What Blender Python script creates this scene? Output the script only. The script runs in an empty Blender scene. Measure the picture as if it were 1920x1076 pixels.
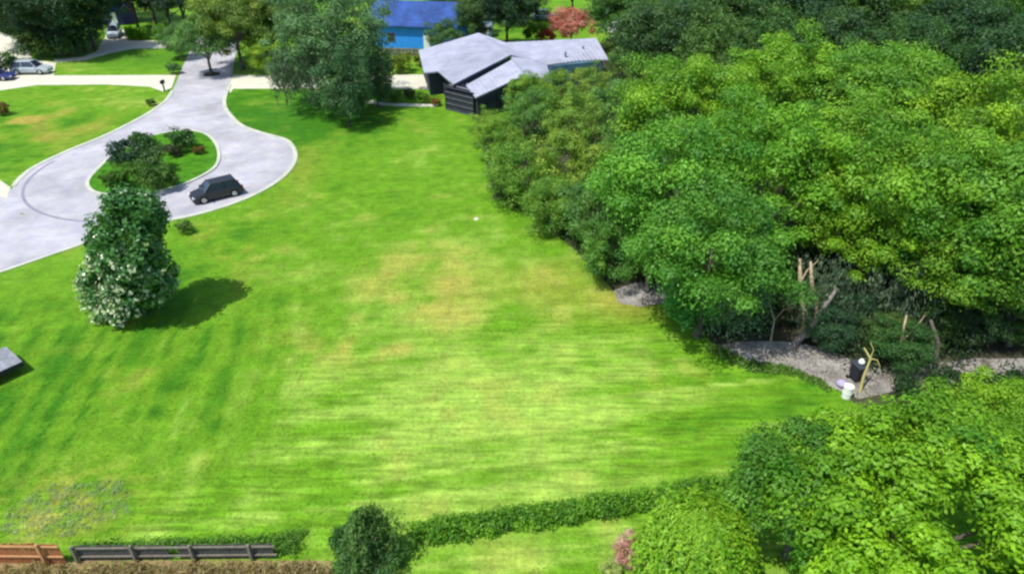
import bpy, math, random
import numpy as np
from mathutils import Vector, Matrix, noise

# ------------------------------------------------------------ camera, sky, sun
S = bpy.context.scene
COL = S.collection
F, PITCH, H = 1300.0, math.radians(32), 25.0      # focal length in px of a 1920 px wide frame, pitch, drone height

cam_d = bpy.data.cameras.new('camera'); cam = bpy.data.objects.new('camera', cam_d); COL.objects.link(cam)
cam_d.sensor_width = 36; cam_d.lens = 36 * F / 1920
cam_d.clip_end = 3000
cam.location = (0, 0, H); cam.rotation_euler = (math.pi / 2 - PITCH, 0, 0)
S.camera = cam

SUN_EL = math.radians(64)
SUN_AZ = math.atan2(-1.0, -0.8)                   # direction towards the sun, clockwise from +Y
W = bpy.data.worlds.new('World'); S.world = W; W.use_nodes = True
nt = W.node_tree; bg = nt.nodes['Background']
sky = nt.nodes.new('ShaderNodeTexSky'); sky.sky_type = 'NISHITA'; sky.sun_disc = False
sky.sun_elevation = SUN_EL; sky.sun_rotation = SUN_AZ
nt.links.new(sky.outputs[0], bg.inputs[0]); bg.inputs[1].default_value = 0.15

sd = bpy.data.lights.new('sun', 'SUN'); sd.energy = 4.1; sd.angle = math.radians(0.5); sd.color = (1.0, 0.96, 0.88)
sun = bpy.data.objects.new('sun', sd); COL.objects.link(sun)
to_sun = Vector((math.sin(SUN_AZ) * math.cos(SUN_EL), math.cos(SUN_AZ) * math.cos(SUN_EL), math.sin(SUN_EL)))
sun.rotation_euler = to_sun.to_track_quat('Z', 'Y').to_euler(); sun.location = (-60, 0, 80)

S.render.engine = 'CYCLES'
S.cycles.use_denoising = True
S.cycles.max_bounces = 6; S.cycles.diffuse_bounces = 4; S.cycles.transmission_bounces = 3
S.cycles.filter_width = 2.5
vs = S.view_settings; vs.view_transform = 'Standard'; vs.look = 'None'; vs.gamma = 1; vs.exposure = 0.4
vs.use_curve_mapping = False

# ------------------------------------------------------------ helpers
def g(u, v, z=0.0):
    """world (x, y) seen at pixel (u, v) of the 1920 px frame at height z"""
    x = (u - 960) / F; y = (538 - v) / F
    d = (x, math.cos(PITCH) + y * math.sin(PITCH), -math.sin(PITCH) + y * math.cos(PITCH))
    t = (z - H) / d[2]
    return (d[0] * t, d[1] * t)
def g3(u, v, z=0.0):
    a = g(u, v, z); return Vector((a[0], a[1], z))

def tag(o, label=None, cat=None, group=None, kind=None):
    if label: o['label'] = label
    if cat: o['category'] = cat
    if group: o['group'] = group
    if kind: o['kind'] = kind
    return o
def empty(name, loc, rz=0, **k):
    o = bpy.data.objects.new(name, None); COL.objects.link(o); o.location = loc; o.rotation_euler = (0, 0, rz)
    o.empty_display_size = 0.5
    return tag(o, **k)
def link(name, me, mat=None, parent=None, **k):
    o = bpy.data.objects.new(name, me); COL.objects.link(o)
    if mat is not None:
        me.materials.clear(); me.materials.append(mat)
    if parent is not None: o.parent = parent
    return tag(o, **k)
def copy_tree(o, parent=None):
    c = o.copy(); COL.objects.link(c)
    if parent is not None: c.parent = parent
    for ch in list(o.children): copy_tree(ch, c)
    return c

class MB:
    """collects simple solids into one mesh"""
    def __init__(s): s.v = []; s.f = []
    def add(s, vs, fs):
        n = len(s.v); s.v += [tuple(p) for p in vs]; s.f += [tuple(i + n for i in f) for f in fs]; return s
    def box(s, c, d, rz=0, rx=0, ry=0, taper=1.0):
        M = Matrix.Translation(c) @ Matrix.Rotation(rz, 4, 'Z') @ Matrix.Rotation(ry, 4, 'Y') @ Matrix.Rotation(rx, 4, 'X')
        vs = [M @ Vector((sx * d[0] / 2 * (taper if sz > 0 else 1), sy * d[1] / 2 * (taper if sz > 0 else 1), sz * d[2] / 2))
              for sz in (-1, 1) for sy in (-1, 1) for sx in (-1, 1)]
        return s.add(vs, [(0, 2, 3, 1), (4, 5, 7, 6), (0, 1, 5, 4), (2, 6, 7, 3), (0, 4, 6, 2), (1, 3, 7, 5)])
    def cyl(s, a, b, ra, rb=None, n=10):
        rb = ra if rb is None else rb
        a = Vector(a); b = Vector(b); q = (b - a).to_track_quat('Z', 'Y')
        vs = []
        for p, r in ((a, ra), (b, rb)):
            for i in range(n):
                t = 2 * math.pi * i / n
                vs.append(p + q @ Vector((r * math.cos(t), r * math.sin(t), 0)))
        fs = [(i, (i + 1) % n, n + (i + 1) % n, n + i) for i in range(n)]
        fs += [tuple(range(n - 1, -1, -1)), tuple(range(n, 2 * n))]
        return s.add(vs, fs)
    def tube(s, pts, rad, n=7):
        pts = [Vector(p) for p in pts]; base = len(s.v)
        for k, p in enumerate(pts):
            d = (pts[min(k + 1, len(pts) - 1)] - pts[max(k - 1, 0)]).normalized()
            q = d.to_track_quat('Z', 'Y')
            for i in range(n):
                t = 2 * math.pi * i / n
                s.v.append(tuple(p + q @ Vector((rad[k] * math.cos(t), rad[k] * math.sin(t), 0))))
        for k in range(len(pts) - 1):
            for i in range(n):
                j = (i + 1) % n
                s.f.append((base + k * n + i, base + k * n + j, base + (k + 1) * n + j, base + (k + 1) * n + i))
        s.f.append(tuple(base + (len(pts) - 1) * n + i for i in range(n)))
        return s
    def prism(s, poly, z0, z1):
        n = len(poly); vs = [(p[0], p[1], z0) for p in poly] + [(p[0], p[1], z1) for p in poly]
        return s.add(vs, [tuple(range(n - 1, -1, -1)), tuple(range(n, 2 * n))] + [(i, (i + 1) % n, n + (i + 1) % n, n + i) for i in range(n)])
    def slab(s, top, th):
        """top: list of 3D points, thickness downwards"""
        n = len(top); vs = [tuple(p) for p in top] + [(p[0], p[1], p[2] - th) for p in top]
        return s.add(vs, [tuple(range(n)), tuple(range(2 * n - 1, n - 1, -1))] + [(i, n + i, n + (i + 1) % n, (i + 1) % n) for i in range(n)])
    def mesh(s, name):
        me = bpy.data.meshes.new(name); me.from_pydata(s.v, [], s.f); me.validate(); me.update()
        import bmesh
        b = bmesh.new(); b.from_mesh(me); bmesh.ops.recalc_face_normals(b, faces=b.faces); b.to_mesh(me); b.free()
        return me
    def build(s, name, mat, parent=None, smooth=False, **k):
        me = s.mesh(name)
        if smooth:
            for p in me.polygons: p.use_smooth = True
        return link(name, me, mat, parent, **k)

def np_mesh(name, V, n_side, cols=None, smooth=False):
    """V: (N*n_side, 3) separate polygons of n_side corners"""
    nf = len(V) // n_side
    me = bpy.data.meshes.new(name)
    me.vertices.add(len(V)); me.vertices.foreach_set('co', V.astype(np.float32).ravel())
    me.loops.add(len(V)); me.loops.foreach_set('vertex_index', np.arange(len(V), dtype=np.int32))
    me.polygons.add(nf)
    me.polygons.foreach_set('loop_start', np.arange(0, len(V), n_side, dtype=np.int32))
    me.polygons.foreach_set('loop_total', np.full(nf, n_side, dtype=np.int32))
    me.update(calc_edges=True)
    if cols is not None:
        a = me.color_attributes.new('tint', 'FLOAT_COLOR', 'POINT')
        c = np.ones((len(V), 4), np.float32); c[:, :3] = cols
        a.data.foreach_set('color', c.ravel())
    return me

# ------------------------------------------------------------ materials
def nodes(name):
    m = bpy.data.materials.new(name); m.use_nodes = True
    t = m.node_tree; return m, t, t.nodes['Principled BSDF'], t.nodes, t.links
def mat(name, col, rough=0.8, var=0.15, scale=3.0, bump=0.0, metal=0.0, spec=0.3, fine=None):
    m, t, b, N, L = nodes(name)
    tc = N.new('ShaderNodeTexCoord')
    nz = N.new('ShaderNodeTexNoise'); nz.inputs['Scale'].default_value = scale; nz.inputs['Detail'].default_value = 8; nz.inputs['Roughness'].default_value = 0.65
    L.new(tc.outputs['Object'], nz.inputs['Vector'])
    r = N.new('ShaderNodeMapRange'); r.inputs[1].default_value = 0.3; r.inputs[2].default_value = 0.7
    r.inputs[3].default_value = 1 - var; r.inputs[4].default_value = 1 + var
    L.new(nz.outputs[0], r.inputs[0])
    mx = N.new('ShaderNodeVectorMath'); mx.operation = 'SCALE'; mx.inputs[0].default_value = col
    L.new(r.outputs[0], mx.inputs['Scale']); L.new(mx.outputs[0], b.inputs['Base Color'])
    b.inputs['Roughness'].default_value = rough; b.inputs['Metallic'].default_value = metal; b.inputs['Specular IOR Level'].default_value = spec
    if bump:
        n2 = N.new('ShaderNodeTexNoise'); n2.inputs['Scale'].default_value = fine or scale * 6; n2.inputs['Detail'].default_value = 6
        L.new(tc.outputs['Object'], n2.inputs['Vector'])
        bp = N.new('ShaderNodeBump'); bp.inputs['Strength'].default_value = bump; bp.inputs['Distance'].default_value = 0.05
        L.new(n2.outputs[0], bp.inputs['Height']); L.new(bp.outputs[0], b.inputs['Normal'])
    return m
def leaf_mat(name, rough=0.55, spec=0.35, trans=0.35):
    """leaf colour = tint attribute x object colour"""
    m, t, b, N, L = nodes(name)
    at = N.new('ShaderNodeAttribute'); at.attribute_name = 'tint'
    oi = N.new('ShaderNodeObjectInfo')
    mx = N.new('ShaderNodeVectorMath'); mx.operation = 'MULTIPLY'
    L.new(at.outputs['Color'], mx.inputs[0]); L.new(oi.outputs['Color'], mx.inputs[1])
    L.new(mx.outputs[0], b.inputs['Base Color'])
    b.inputs['Roughness'].default_value = rough; b.inputs['Specular IOR Level'].default_value = spec
    tr = N.new('ShaderNodeBsdfTranslucent'); sc = N.new('ShaderNodeVectorMath'); sc.operation = 'MULTIPLY'
    sc.inputs[1].default_value = (1.25, 1.3, 0.6); L.new(mx.outputs[0], sc.inputs[0]); L.new(sc.outputs[0], tr.inputs['Color'])
    ms = N.new('ShaderNodeMixShader'); ms.inputs[0].default_value = trans
    L.new(b.outputs[0], ms.inputs[1]); L.new(tr.outputs[0], ms.inputs[2])
    L.new(ms.outputs[0], N['Material Output'].inputs['Surface'])
    return m

M_LEAF = leaf_mat('leaves'); M_GLOSS = leaf_mat('glossy_leaves', 0.28, 0.6, 0.12)
M_BARK = mat('bark', (0.11, 0.095, 0.08), 0.95, 0.35, 4, 0.6)
M_PALEBARK = mat('pale_bark', (0.36, 0.29, 0.19), 0.95, 0.3, 4, 0.6)
def road_mat():
    m = mat('road_concrete', (0.375, 0.37, 0.388), 0.92, 0.26, 0.22, 0.3, fine=6)
    t = m.node_tree; N = t.nodes; L = t.links; b = N['Principled BSDF']; src = b.inputs['Base Color'].links[0].from_socket
    tc = N.new('ShaderNodeTexCoord'); n1 = N.new('ShaderNodeTexNoise'); n1.inputs['Scale'].default_value = .8; n1.inputs['Detail'].default_value = 10; n1.inputs['Roughness'].default_value = .7
    L.new(tc.outputs['Object'], n1.inputs['Vector'])
    cr = N.new('ShaderNodeValToRGB'); e = cr.color_ramp.elements; e[0].position = .35; e[0].color = (.86, .88, .98, 1); e[1].position = .68; e[1].color = (1.12, 1.08, 1.04, 1)
    L.new(n1.outputs[0], cr.inputs[0])
    mx = N.new('ShaderNodeVectorMath'); mx.operation = 'MULTIPLY'; L.new(src, mx.inputs[0]); L.new(cr.outputs[0], mx.inputs[1]); L.new(mx.outputs[0], b.inputs['Base Color'])
    return m
M_ROAD = road_mat()
M_DRIVE = mat('pale_concrete', (0.52, 0.51, 0.41), 0.9, 0.08, 0.4, 0.2, fine=9)
M_KERB = mat('kerb_concrete', (0.44, 0.46, 0.37), 0.9, 0.2, .6, 0.3)
M_SAND = mat('sandy_soil', (0.25, 0.235, 0.22), 0.98, 0.5, 0.9, 0.8)
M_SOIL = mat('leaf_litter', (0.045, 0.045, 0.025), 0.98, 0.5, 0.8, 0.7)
M_ROOF = mat('pale_metal_roof', (0.34, 0.35, 0.43), 0.6, 0.2, 0.5, 0.2)
M_WHITE = mat('white_paint', (0.75, 0.75, 0.73), 0.5, 0.05)
M_DARK = mat('dark_bronze', (0.02, 0.022, 0.03), 0.5, 0.2)
M_WALLD = mat('dark_wall', (0.035, 0.042, 0.06), 0.8, 0.2, 2)  # dark tone also stands for shade on the gable strip
M_TEAL = mat('teal_wall', (0.08, 0.19, 0.24), 0.6, 0.35, .8)
M_GLASS, _t, _b, _N, _L = nodes('window_glass'); _b.inputs['Base Color'].default_value = (0.02, 0.03, 0.05, 1); _b.inputs['Roughness'].default_value = 0.08; _b.inputs['Specular IOR Level'].default_value = 0.8
M_TYRE = mat('tyre', (0.015, 0.015, 0.016), 0.9)
M_RIM = mat('rim', (0.45, 0.45, 0.47), 0.35, 0.05, metal=0.7)
M_LAMP = mat('lamp_lens', (0.7, 0.72, 0.74), 0.15, 0.02, spec=0.8)
M_TAIL = mat('tail_lens', (0.35, 0.01, 0.01), 0.2, 0.02, spec=0.8)
M_FENCE_O = mat('orange_brown_wood', (0.34, 0.13, 0.055), 0.9, 0.35, 5, 0.4)
M_FENCE_G = mat('weathered_grey_wood', (0.075, 0.072, 0.07), 0.95, 0.4, 5, 0.4)
M_RAIL_O = mat('tan_rail_wood', (0.50, 0.27, 0.12), 0.9, 0.2, 5, 0.3)
M_RAIL_G = mat('grey_rail_wood', (0.20, 0.18, 0.14), 0.95, 0.3, 5, 0.3)
M_EARTH = mat('bare_earth', (0.24, 0.17, 0.085), 0.98, 0.35, 1.5, 0.6)
M_GREY = mat('grey_decking', (0.22, 0.23, 0.26), 0.8, 0.4, 2, 0.2)
M_BLUEW = mat('bright_blue_wall', (0.03, 0.26, 0.8), 0.6, 0.12, 1)
M_NAVY = mat('navy_roof', (0.02, 0.06, 0.22), 0.7, 0.6, .35, 0.2)
M_LAV = mat('lavender_roof', (0.33, 0.30, 0.52), 0.7, 0.1, 1)
M_MAUVE = mat('mauve_wall', (0.30, 0.19, 0.36), 0.8, 0.15, 1)
M_CREAM = mat('cream_paint', (0.62, 0.62, 0.50), 0.7, 0.08, 1)
M_RED = mat('terracotta', (0.40, 0.13, 0.10), 0.8, 0.2, 2)

# ------------------------------------------------------------ ground colours
def sstep(a, b, x): t = np.clip((x - a) / (b - a), 0, 1); return t * t * (3 - 2 * t)
_rs = np.random.RandomState(5)
def vnoise(x, y, sc, seed=0):
    """smooth value noise, vectorised"""
    X = x / sc; Y = y / sc; ix = np.floor(X).astype(int); iy = np.floor(Y).astype(int); fx = X - ix; fy = Y - iy
    def h(a, b):
        n = (a * 374761393 + b * 668265263 + seed * 974634777) & 0x7fffffff
        n = ((n ^ (n >> 13)) * 1274126177) & 0x7fffffff
        return ((n ^ (n >> 16)) & 0xffff) / 65535.0
    fx = fx * fx * (3 - 2 * fx); fy = fy * fy * (3 - 2 * fy)
    return (h(ix, iy) * (1 - fx) + h(ix + 1, iy) * fx) * (1 - fy) + (h(ix, iy + 1) * (1 - fx) + h(ix + 1, iy + 1) * fx) * fy
def blob(x, y, u, v, rx, ry):
    c = g(u, v); return np.exp(-(((x - c[0]) / rx) ** 2 + ((y - c[1]) / ry) ** 2))
LUSH = np.array([0.038, 0.145, 0.006]); MID = np.array([0.105, 0.240, 0.011]); PALE = np.array([0.24, 0.375, 0.055])
STRAW = np.array([0.36, 0.26, 0.06]); SHADE_GREEN = np.array([0.04, 0.15, 0.012])
HD = math.atan2(3.2, 21.4)          # direction of the back fence and of the mower passes
def grass_col(x, y):
    n1 = vnoise(x, y, 9, 1); n2 = vnoise(x, y, 3, 2); n3 = vnoise(x, y, 1.1, 3); n4 = vnoise(x, y, 0.45, 8)
    k = 0.52 + 0.30 * (n1 - .5) + 0.30 * (n2 - .5) + 0.34 * (n3 - .5)
    k = k + 0.25 * blob(x, y, 800, 560, 9, 12) + 0.25 * blob(x, y, 900, 800, 16, 7) + .15 * blob(x, y, 1200, 700, 8, 7)
    k = k - 0.55 * blob(x, y, 560, 210, 10, 12) - 0.3 * blob(x, y, 60, 700, 8, 12) - 0.3 * blob(x, y, 1450, 740, 7, 4) - .25 * blob(x, y, 400, 480, 5, 8)  # lower k paints in oak, wood-edge and magnolia shade; left edge deeper green
    # mower passes
    a = x * math.cos(HD) + y * math.sin(HD); c = -x * math.sin(HD) + y * math.cos(HD)
    st = vnoise(a / 50, c + 0.3 * vnoise(x, y, 9, 12), 0.24, 4) - .5; st2 = vnoise(a / 30, c, 1.0, 5) - .5
    line = sstep(.80, .93, vnoise(a / 40, c + .35 * vnoise(x, y, 10, 14), .5, 15)) * sstep(.3, .6, n1 * .5 + n2 * .5 + .1)
    wgt = 1 - sstep(29, 44, y + 3 * n1)
    side = sstep(-10, -15, x) * (1 - sstep(34, 42, y)) * sstep(20, 25, y)
    sv = vnoise(x + 0.18 * y + 0.2 * n2, y / 14, 0.4, 6) - .5
    k = k + wgt * (1 - side) * (0.5 * st + 0.05 * st2 + .6 * line) + 0.65 * side * sv + .18 * (1 - wgt) * st
    k = np.clip(k, 0, 1.15)
    m1 = sstep(0.05, 0.5, k)[:, None]; m2 = sstep(0.5, 1.1, k)[:, None]
    col = LUSH * (1 - m1) + MID * m1; col = col * (1 - m2) + PALE * m2
    dry = 0.75 * blob(x, y, 785, 545, 4.6, 5.0) * sstep(.2, .75, .5 * n3 + .5 * n2) + .35 * blob(x, y, 1020, 530, 3, 3.5) * sstep(.3, .6, n2) \
        + .6 * blob(x, y, 690, 640, 4, 2) * sstep(.4, .7, n3) + .8 * blob(x, y, 30, 235, 9, 7) * sstep(.35, .65, n2) + .45 * blob(x, y, 1170, 570, 2.5, 2)\
        + .4 * blob(x, y, 560, 320, 2, 6) * n2 + .18 * sstep(.62, .85, n2) * sstep(.4, .8, n3) + .5 * blob(x, y, 130, 940, 3, 2) * sstep(.3, .7, n4)
    dry = np.clip(dry, 0, .8)[:, None]
    col = col * (1 - dry) + STRAW * dry
    shade_k = np.clip(.8 * blob(x, y, 560, 225, 8, 9) * sstep(.2, .8, n2 * .5 + n1 * .5) + .6 * blob(x, y, 280, 110, 12, 5), 0, .8)[:, None]  # shade beneath the oak and along the top strip painted into the grass
    col = col * (1 - shade_k) + SHADE_GREEN * shade_k
    return col * (0.86 + 0.28 * n4)[:, None]
def mow_weight(x, y):
    n1 = vnoise(x, y, 9, 1); side = sstep(-10, -15, x) * (1 - sstep(34, 42, y)) * sstep(20, 25, y)
    return (1 - sstep(27, 46, y + 3 * n1)) * (1 - side) * (.45 + .55 * vnoise(x, y, 7, 33))

def grass_material():
    m, t, b, N, L = nodes('grass')
    at = N.new('ShaderNodeAttribute'); at.attribute_name = 'tint'
    tc = N.new('ShaderNodeTexCoord'); nz = N.new('ShaderNodeTexNoise'); nz.inputs['Scale'].default_value = 5; nz.inputs['Detail'].default_value = 9; nz.inputs['Roughness'].default_value = .75
    L.new(tc.outputs['Object'], nz.inputs['Vector'])
    r = N.new('ShaderNodeMapRange'); r.inputs[1].default_value = .3; r.inputs[2].default_value = .7; r.inputs[3].default_value = .66; r.inputs[4].default_value = 1.32
    L.new(nz.outputs[0], r.inputs[0])
    mp = N.new('ShaderNodeMapping'); mp.vector_type = 'POINT'; mp.inputs['Rotation'].default_value = (0, 0, -HD); mp.inputs['Scale'].default_value = (.12, 1, 1)
    L.new(tc.outputs['Object'], mp.inputs['Vector'])
    wv = N.new('ShaderNodeTexNoise'); wv.inputs['Scale'].default_value = 3.4; wv.inputs['Detail'].default_value = 3; L.new(mp.outputs[0], wv.inputs['Vector'])
    wr = N.new('ShaderNodeMapRange'); wr.inputs[1].default_value = .35; wr.inputs[2].default_value = .65; wr.inputs[3].default_value = -.30; wr.inputs[4].default_value = .42; L.new(wv.outputs[0], wr.inputs[0])
    wm = N.new('ShaderNodeMath'); wm.operation = 'MULTIPLY'; L.new(wr.outputs[0], wm.inputs[0]); L.new(at.outputs['Alpha'], wm.inputs[1])
    n3 = N.new('ShaderNodeTexNoise'); n3.inputs['Scale'].default_value = 1.3; n3.inputs['Detail'].default_value = 5; n3.inputs['Roughness'].default_value = .7; L.new(tc.outputs['Object'], n3.inputs['Vector'])
    r3 = N.new('ShaderNodeMapRange'); r3.inputs[1].default_value = .35; r3.inputs[2].default_value = .65; r3.inputs[3].default_value = .86; r3.inputs[4].default_value = 1.14; L.new(n3.outputs[0], r3.inputs[0])
    pm = N.new('ShaderNodeMath'); pm.operation = 'MULTIPLY'; L.new(r.outputs[0], pm.inputs[0]); L.new(r3.outputs[0], pm.inputs[1])
    pa = N.new('ShaderNodeMath'); pa.operation = 'ADD'; L.new(pm.outputs[0], pa.inputs[0]); L.new(wm.outputs[0], pa.inputs[1])
    mx = N.new('ShaderNodeVectorMath'); mx.operation = 'SCALE'; L.new(at.outputs['Color'], mx.inputs[0]); L.new(pa.outputs[0], mx.inputs['Scale'])
    L.new(mx.outputs[0], b.inputs['Base Color']); b.inputs['Roughness'].default_value = .9; b.inputs['Specular IOR Level'].default_value = .1
    bp = N.new('ShaderNodeBump'); bp.inputs['Strength'].default_value = .7; bp.inputs['Distance'].default_value = .08
    L.new(nz.outputs[0], bp.inputs['Height']); L.new(bp.outputs[0], b.inputs['Normal'])
    return m
M_GRASS = grass_material()

def grid_mesh(name, x0, x1, y0, y1, step, z):
    nx = int((x1 - x0) / step) + 1; ny = int((y1 - y0) / step) + 1
    xs = np.linspace(x0, x1, nx); ys = np.linspace(y0, y1, ny); X, Y = np.meshgrid(xs, ys)
    V = np.stack([X.ravel(), Y.ravel(), np.full(X.size, z)], 1)
    i = np.arange(nx * ny).reshape(ny, nx)
    Fc = np.stack([i[:-1, :-1].ravel(), i[:-1, 1:].ravel(), i[1:, 1:].ravel(), i[1:, :-1].ravel()], 1)
    me = bpy.data.meshes.new(name); me.vertices.add(len(V)); me.vertices.foreach_set('co', V.astype(np.float32).ravel())
    me.loops.add(Fc.size); me.loops.foreach_set('vertex_index', Fc.astype(np.int32).ravel())
    me.polygons.add(len(Fc)); me.polygons.foreach_set('loop_start', np.arange(0, Fc.size, 4, dtype=np.int32)); me.polygons.foreach_set('loop_total', np.full(len(Fc), 4, dtype=np.int32))
    me.update(calc_edges=True)
    a = me.color_attributes.new('tint', 'FLOAT_COLOR', 'POINT'); c = np.ones((len(V), 4), np.float32); c[:, :3] = grass_col(V[:, 0], V[:, 1]); c[:, 3] = mow_weight(V[:, 0], V[:, 1]); a.data.foreach_set('color', c.ravel())
    return me
link('ground', grid_mesh('ground', -900, 900, -500, 1500, 20, -0.03), M_GRASS, kind='structure')
link('far_lawn', grid_mesh('far_lawn', -120, 120, 90, 190, 1.2, -0.01), M_GRASS, kind='structure')
link('lawn', grid_mesh('lawn', -70, 60, 8, 98, 0.32, 0.0), M_GRASS, kind='structure')

# ------------------------------------------------------------ roads, kerbs, drives
def sheet(name, poly, z, m, **k):
    b = MB(); b.add([(p[0], p[1], z) for p in poly], [tuple(range(len(poly)))])
    k.setdefault('kind', 'structure'); return b.build(name, m, **k)
def smooth_poly(pts, n=6, closed=True):
    out = []; N_ = len(pts)
    rng = range(N_) if closed else range(N_ - 1)
    for i in rng:
        p0, p1, p2, p3 = [Vector(pts[(i + k) % N_ if closed else min(max(i + k, 0), N_ - 1)][:2]) for k in (-1, 0, 1, 2)]
        for j in range(n):
            t = j / n
            out.append(0.5 * ((2 * p1) + (p2 - p0) * t + (2 * p0 - 5 * p1 + 4 * p2 - p3) * t * t + (3 * p1 - p0 - 3 * p2 + p3) * t ** 3))
    if not closed: out.append(Vector(pts[-1][:2]))
    return out
def ribbon(name, pts, w, z0, h, m, parent=None, **k):
    """a strip of width w and height h along the line"""
    b = MB(); L_ = []; R_ = []
    for i, p in enumerate(pts):
        d = (Vector(pts[min(i + 1, len(pts) - 1)][:2]) - Vector(pts[max(i - 1, 0)][:2])).normalized(); nn = Vector((-d.y, d.x))
        L_.append(Vector(p[:2]) + nn * w / 2); R_.append(Vector(p[:2]) - nn * w / 2)
    n = len(pts); vs = []
    for i in range(n): vs += [(*L_[i], z0), (*L_[i], z0 + h), (*R_[i], z0 + h), (*R_[i], z0)]
    fs = [(4 * i + a, 4 * i + (a + 1) % 4, 4 * i + 4 + (a + 1) % 4, 4 * i + 4 + a) for i in range(n - 1) for a in range(4)] + [(0, 1, 2, 3), (4 * n - 1, 4 * n - 2, 4 * n - 3, 4 * n - 4)]
    b.add(vs, fs); return b.build(name, m, parent, **k)

CC = Vector((-32.8, 61.0)); CR = 12.1
right_edge = [(-47.5, 135), (-41.5, 108), (-36.6, 91), (-34.9, 84), (-33.6, 80), (-31.8, 76.6), (-29.4, 73.1), (-26.7, 70.8)]
a0 = math.atan2(68.2 - CC.y, -24.05 - CC.x)
arc = [(CC.x + CR * math.cos(t), CC.y + CR * math.sin(t)) for t in np.linspace(a0, -math.pi - 0.05, 20)]
left_edge = [(-44.0, 65.5), (-42.6, 69.5), (-41.5, 75.0), (-41.2, 80), (-42.2, 86), (-48.5, 108), (-55, 135)]
road_pts = smooth_poly(right_edge + arc + left_edge, 4, closed=False)
sheet('road', [(p.x, p.y) for p in road_pts], 0.016, M_ROAD)
i_end = [i for i, p in enumerate(road_pts) if p.y < 89]
circ = road_pts[i_end[0]:i_end[-1] + 1]
# kerb in three runs, open where the drives leave
def run(name, pts): ribbon(name, pts, 0.4, 0.0, 0.06, M_KERB, kind='structure')
opening = [i for i, p in enumerate(circ) if (p.x < -33.5 and p.y < 52.0) or (p.x < -43 and p.y < 56.5)]
run('kerb', circ[:opening[0]]); run('kerb', circ[opening[-1] + 1:])
ribbon('gutter', [CC + (CR - .9) * Vector((math.cos(t), math.sin(t))) for t in np.linspace(-3.3, -1.55, 24)], 0.25, 0.0, 0.024, mat('gutter_stain', (0.22, 0.22, 0.27), .9, .2, 1), kind='structure')
# island
isl = smooth_poly([(-37.9, 57.4), (-38.6, 60.5), (-38.9, 65), (-37.6, 69.4), (-35, 71.2), (-32.2, 70.2), (-29.6, 66.5), (-28.0, 62.2), (-28.2, 59.3), (-30, 56.2), (-33, 54.8), (-36, 55.3)], 5)
bm_ = MB(); bm_.prism([(p.x, p.y) for p in isl], 0.0, 0.10)
o = bm_.build('planting_island', None, kind='structure')
o.data.materials.append(mat('island_grass', (.05, .17, .008), .95, .45, .9, .8, spec=.1))
ribbon('island_kerb', isl + [isl[0]], 0.3, 0.0, 0.12, M_KERB, kind='structure')
# driveways and cross streets
sheet('driveway', [(-33.2, 49.4), (-34.0, 49.9), (-36.9, 49.8), (-40.3, 51.3), (-40, 56), (-43.9, 56.3), (-45.2, 54.4), (-46.0, 51.5), (-52, 46), (-50, 36), (-36.1, 41.9), (-32.6, 46.0), (-31.6, 48.7)], 0.010, M_ROAD)
ribbon('driveway_edge', [(-45, 38.2), (-36.1, 41.9), (-32.6, 45.9), (-31.4, 48.6)], .3, 0.0, .06, M_KERB, kind='structure')
sheet('side_driveway', [g(0, 338), g(20, 352), g(12, 372), g(0, 368), g(-60, 375), g(-60, 335)], 0.013, M_DRIVE)
def px_sheet(name, px, z, m=M_DRIVE): return sheet(name, [g(*p) for p in px], z, m)
px_sheet('cross_street', [(-200, 180), (-200, 150), (0, 145), (100, 142), (330, 141), (322, 165), (305, 172), (280, 163), (200, 159), (70, 160), (0, 170)], 0.008)
px_sheet('east_driveway', [(438, 141), (620, 143), (800, 140), (822, 150), (822, 168), (700, 166), (437, 167), (432, 175), (425, 160)], 0.008)
px_sheet('upper_driveway', [(100, 112), (155, 107), (180, 98), (190, 80), (205, 58), (235, 56), (240, 76), (360, 78), (360, 90), (250, 92), (205, 101), (160, 113), (105, 118)], 0.008)
px_sheet('white_forecourt', [(-120, 60), (40, 62), (52, 90), (60, 112), (105, 118), (100, 143), (-120, 150)], 0.004)
path = smooth_poly([g(665, 160), g(672, 182), g(700, 193), (g(745, 197)), g(820, 199)], 6, closed=False)
ribbon('garden_path', path, 0.9, 0.0, 0.05, M_DRIVE, kind='structure')

# woodland floor and sandy margins
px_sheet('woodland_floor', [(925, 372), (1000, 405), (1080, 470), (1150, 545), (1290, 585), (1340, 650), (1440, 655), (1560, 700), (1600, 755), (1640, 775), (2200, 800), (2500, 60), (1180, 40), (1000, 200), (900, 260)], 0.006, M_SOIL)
px_sheet('sandy_path', [(1330, 652), (1380, 640), (1470, 640), (1560, 655), (1620, 690), (1720, 685), (1830, 672), (2100, 672), (2100, 728), (1830, 716), (1700, 728), (1610, 748), (1550, 722), (1480, 690), (1400, 682)], 0.012, M_SAND)
px_sheet('bare_patch', [(1150, 545), (1190, 530), (1280, 532), (1300, 560), (1200, 575), (1160, 568)], 0.012, M_SAND)
px_sheet('bare_ground', [(-400, 1050), (620, 1050), (640, 1200), (-400, 1200)], 0.006, M_EARTH)

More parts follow.
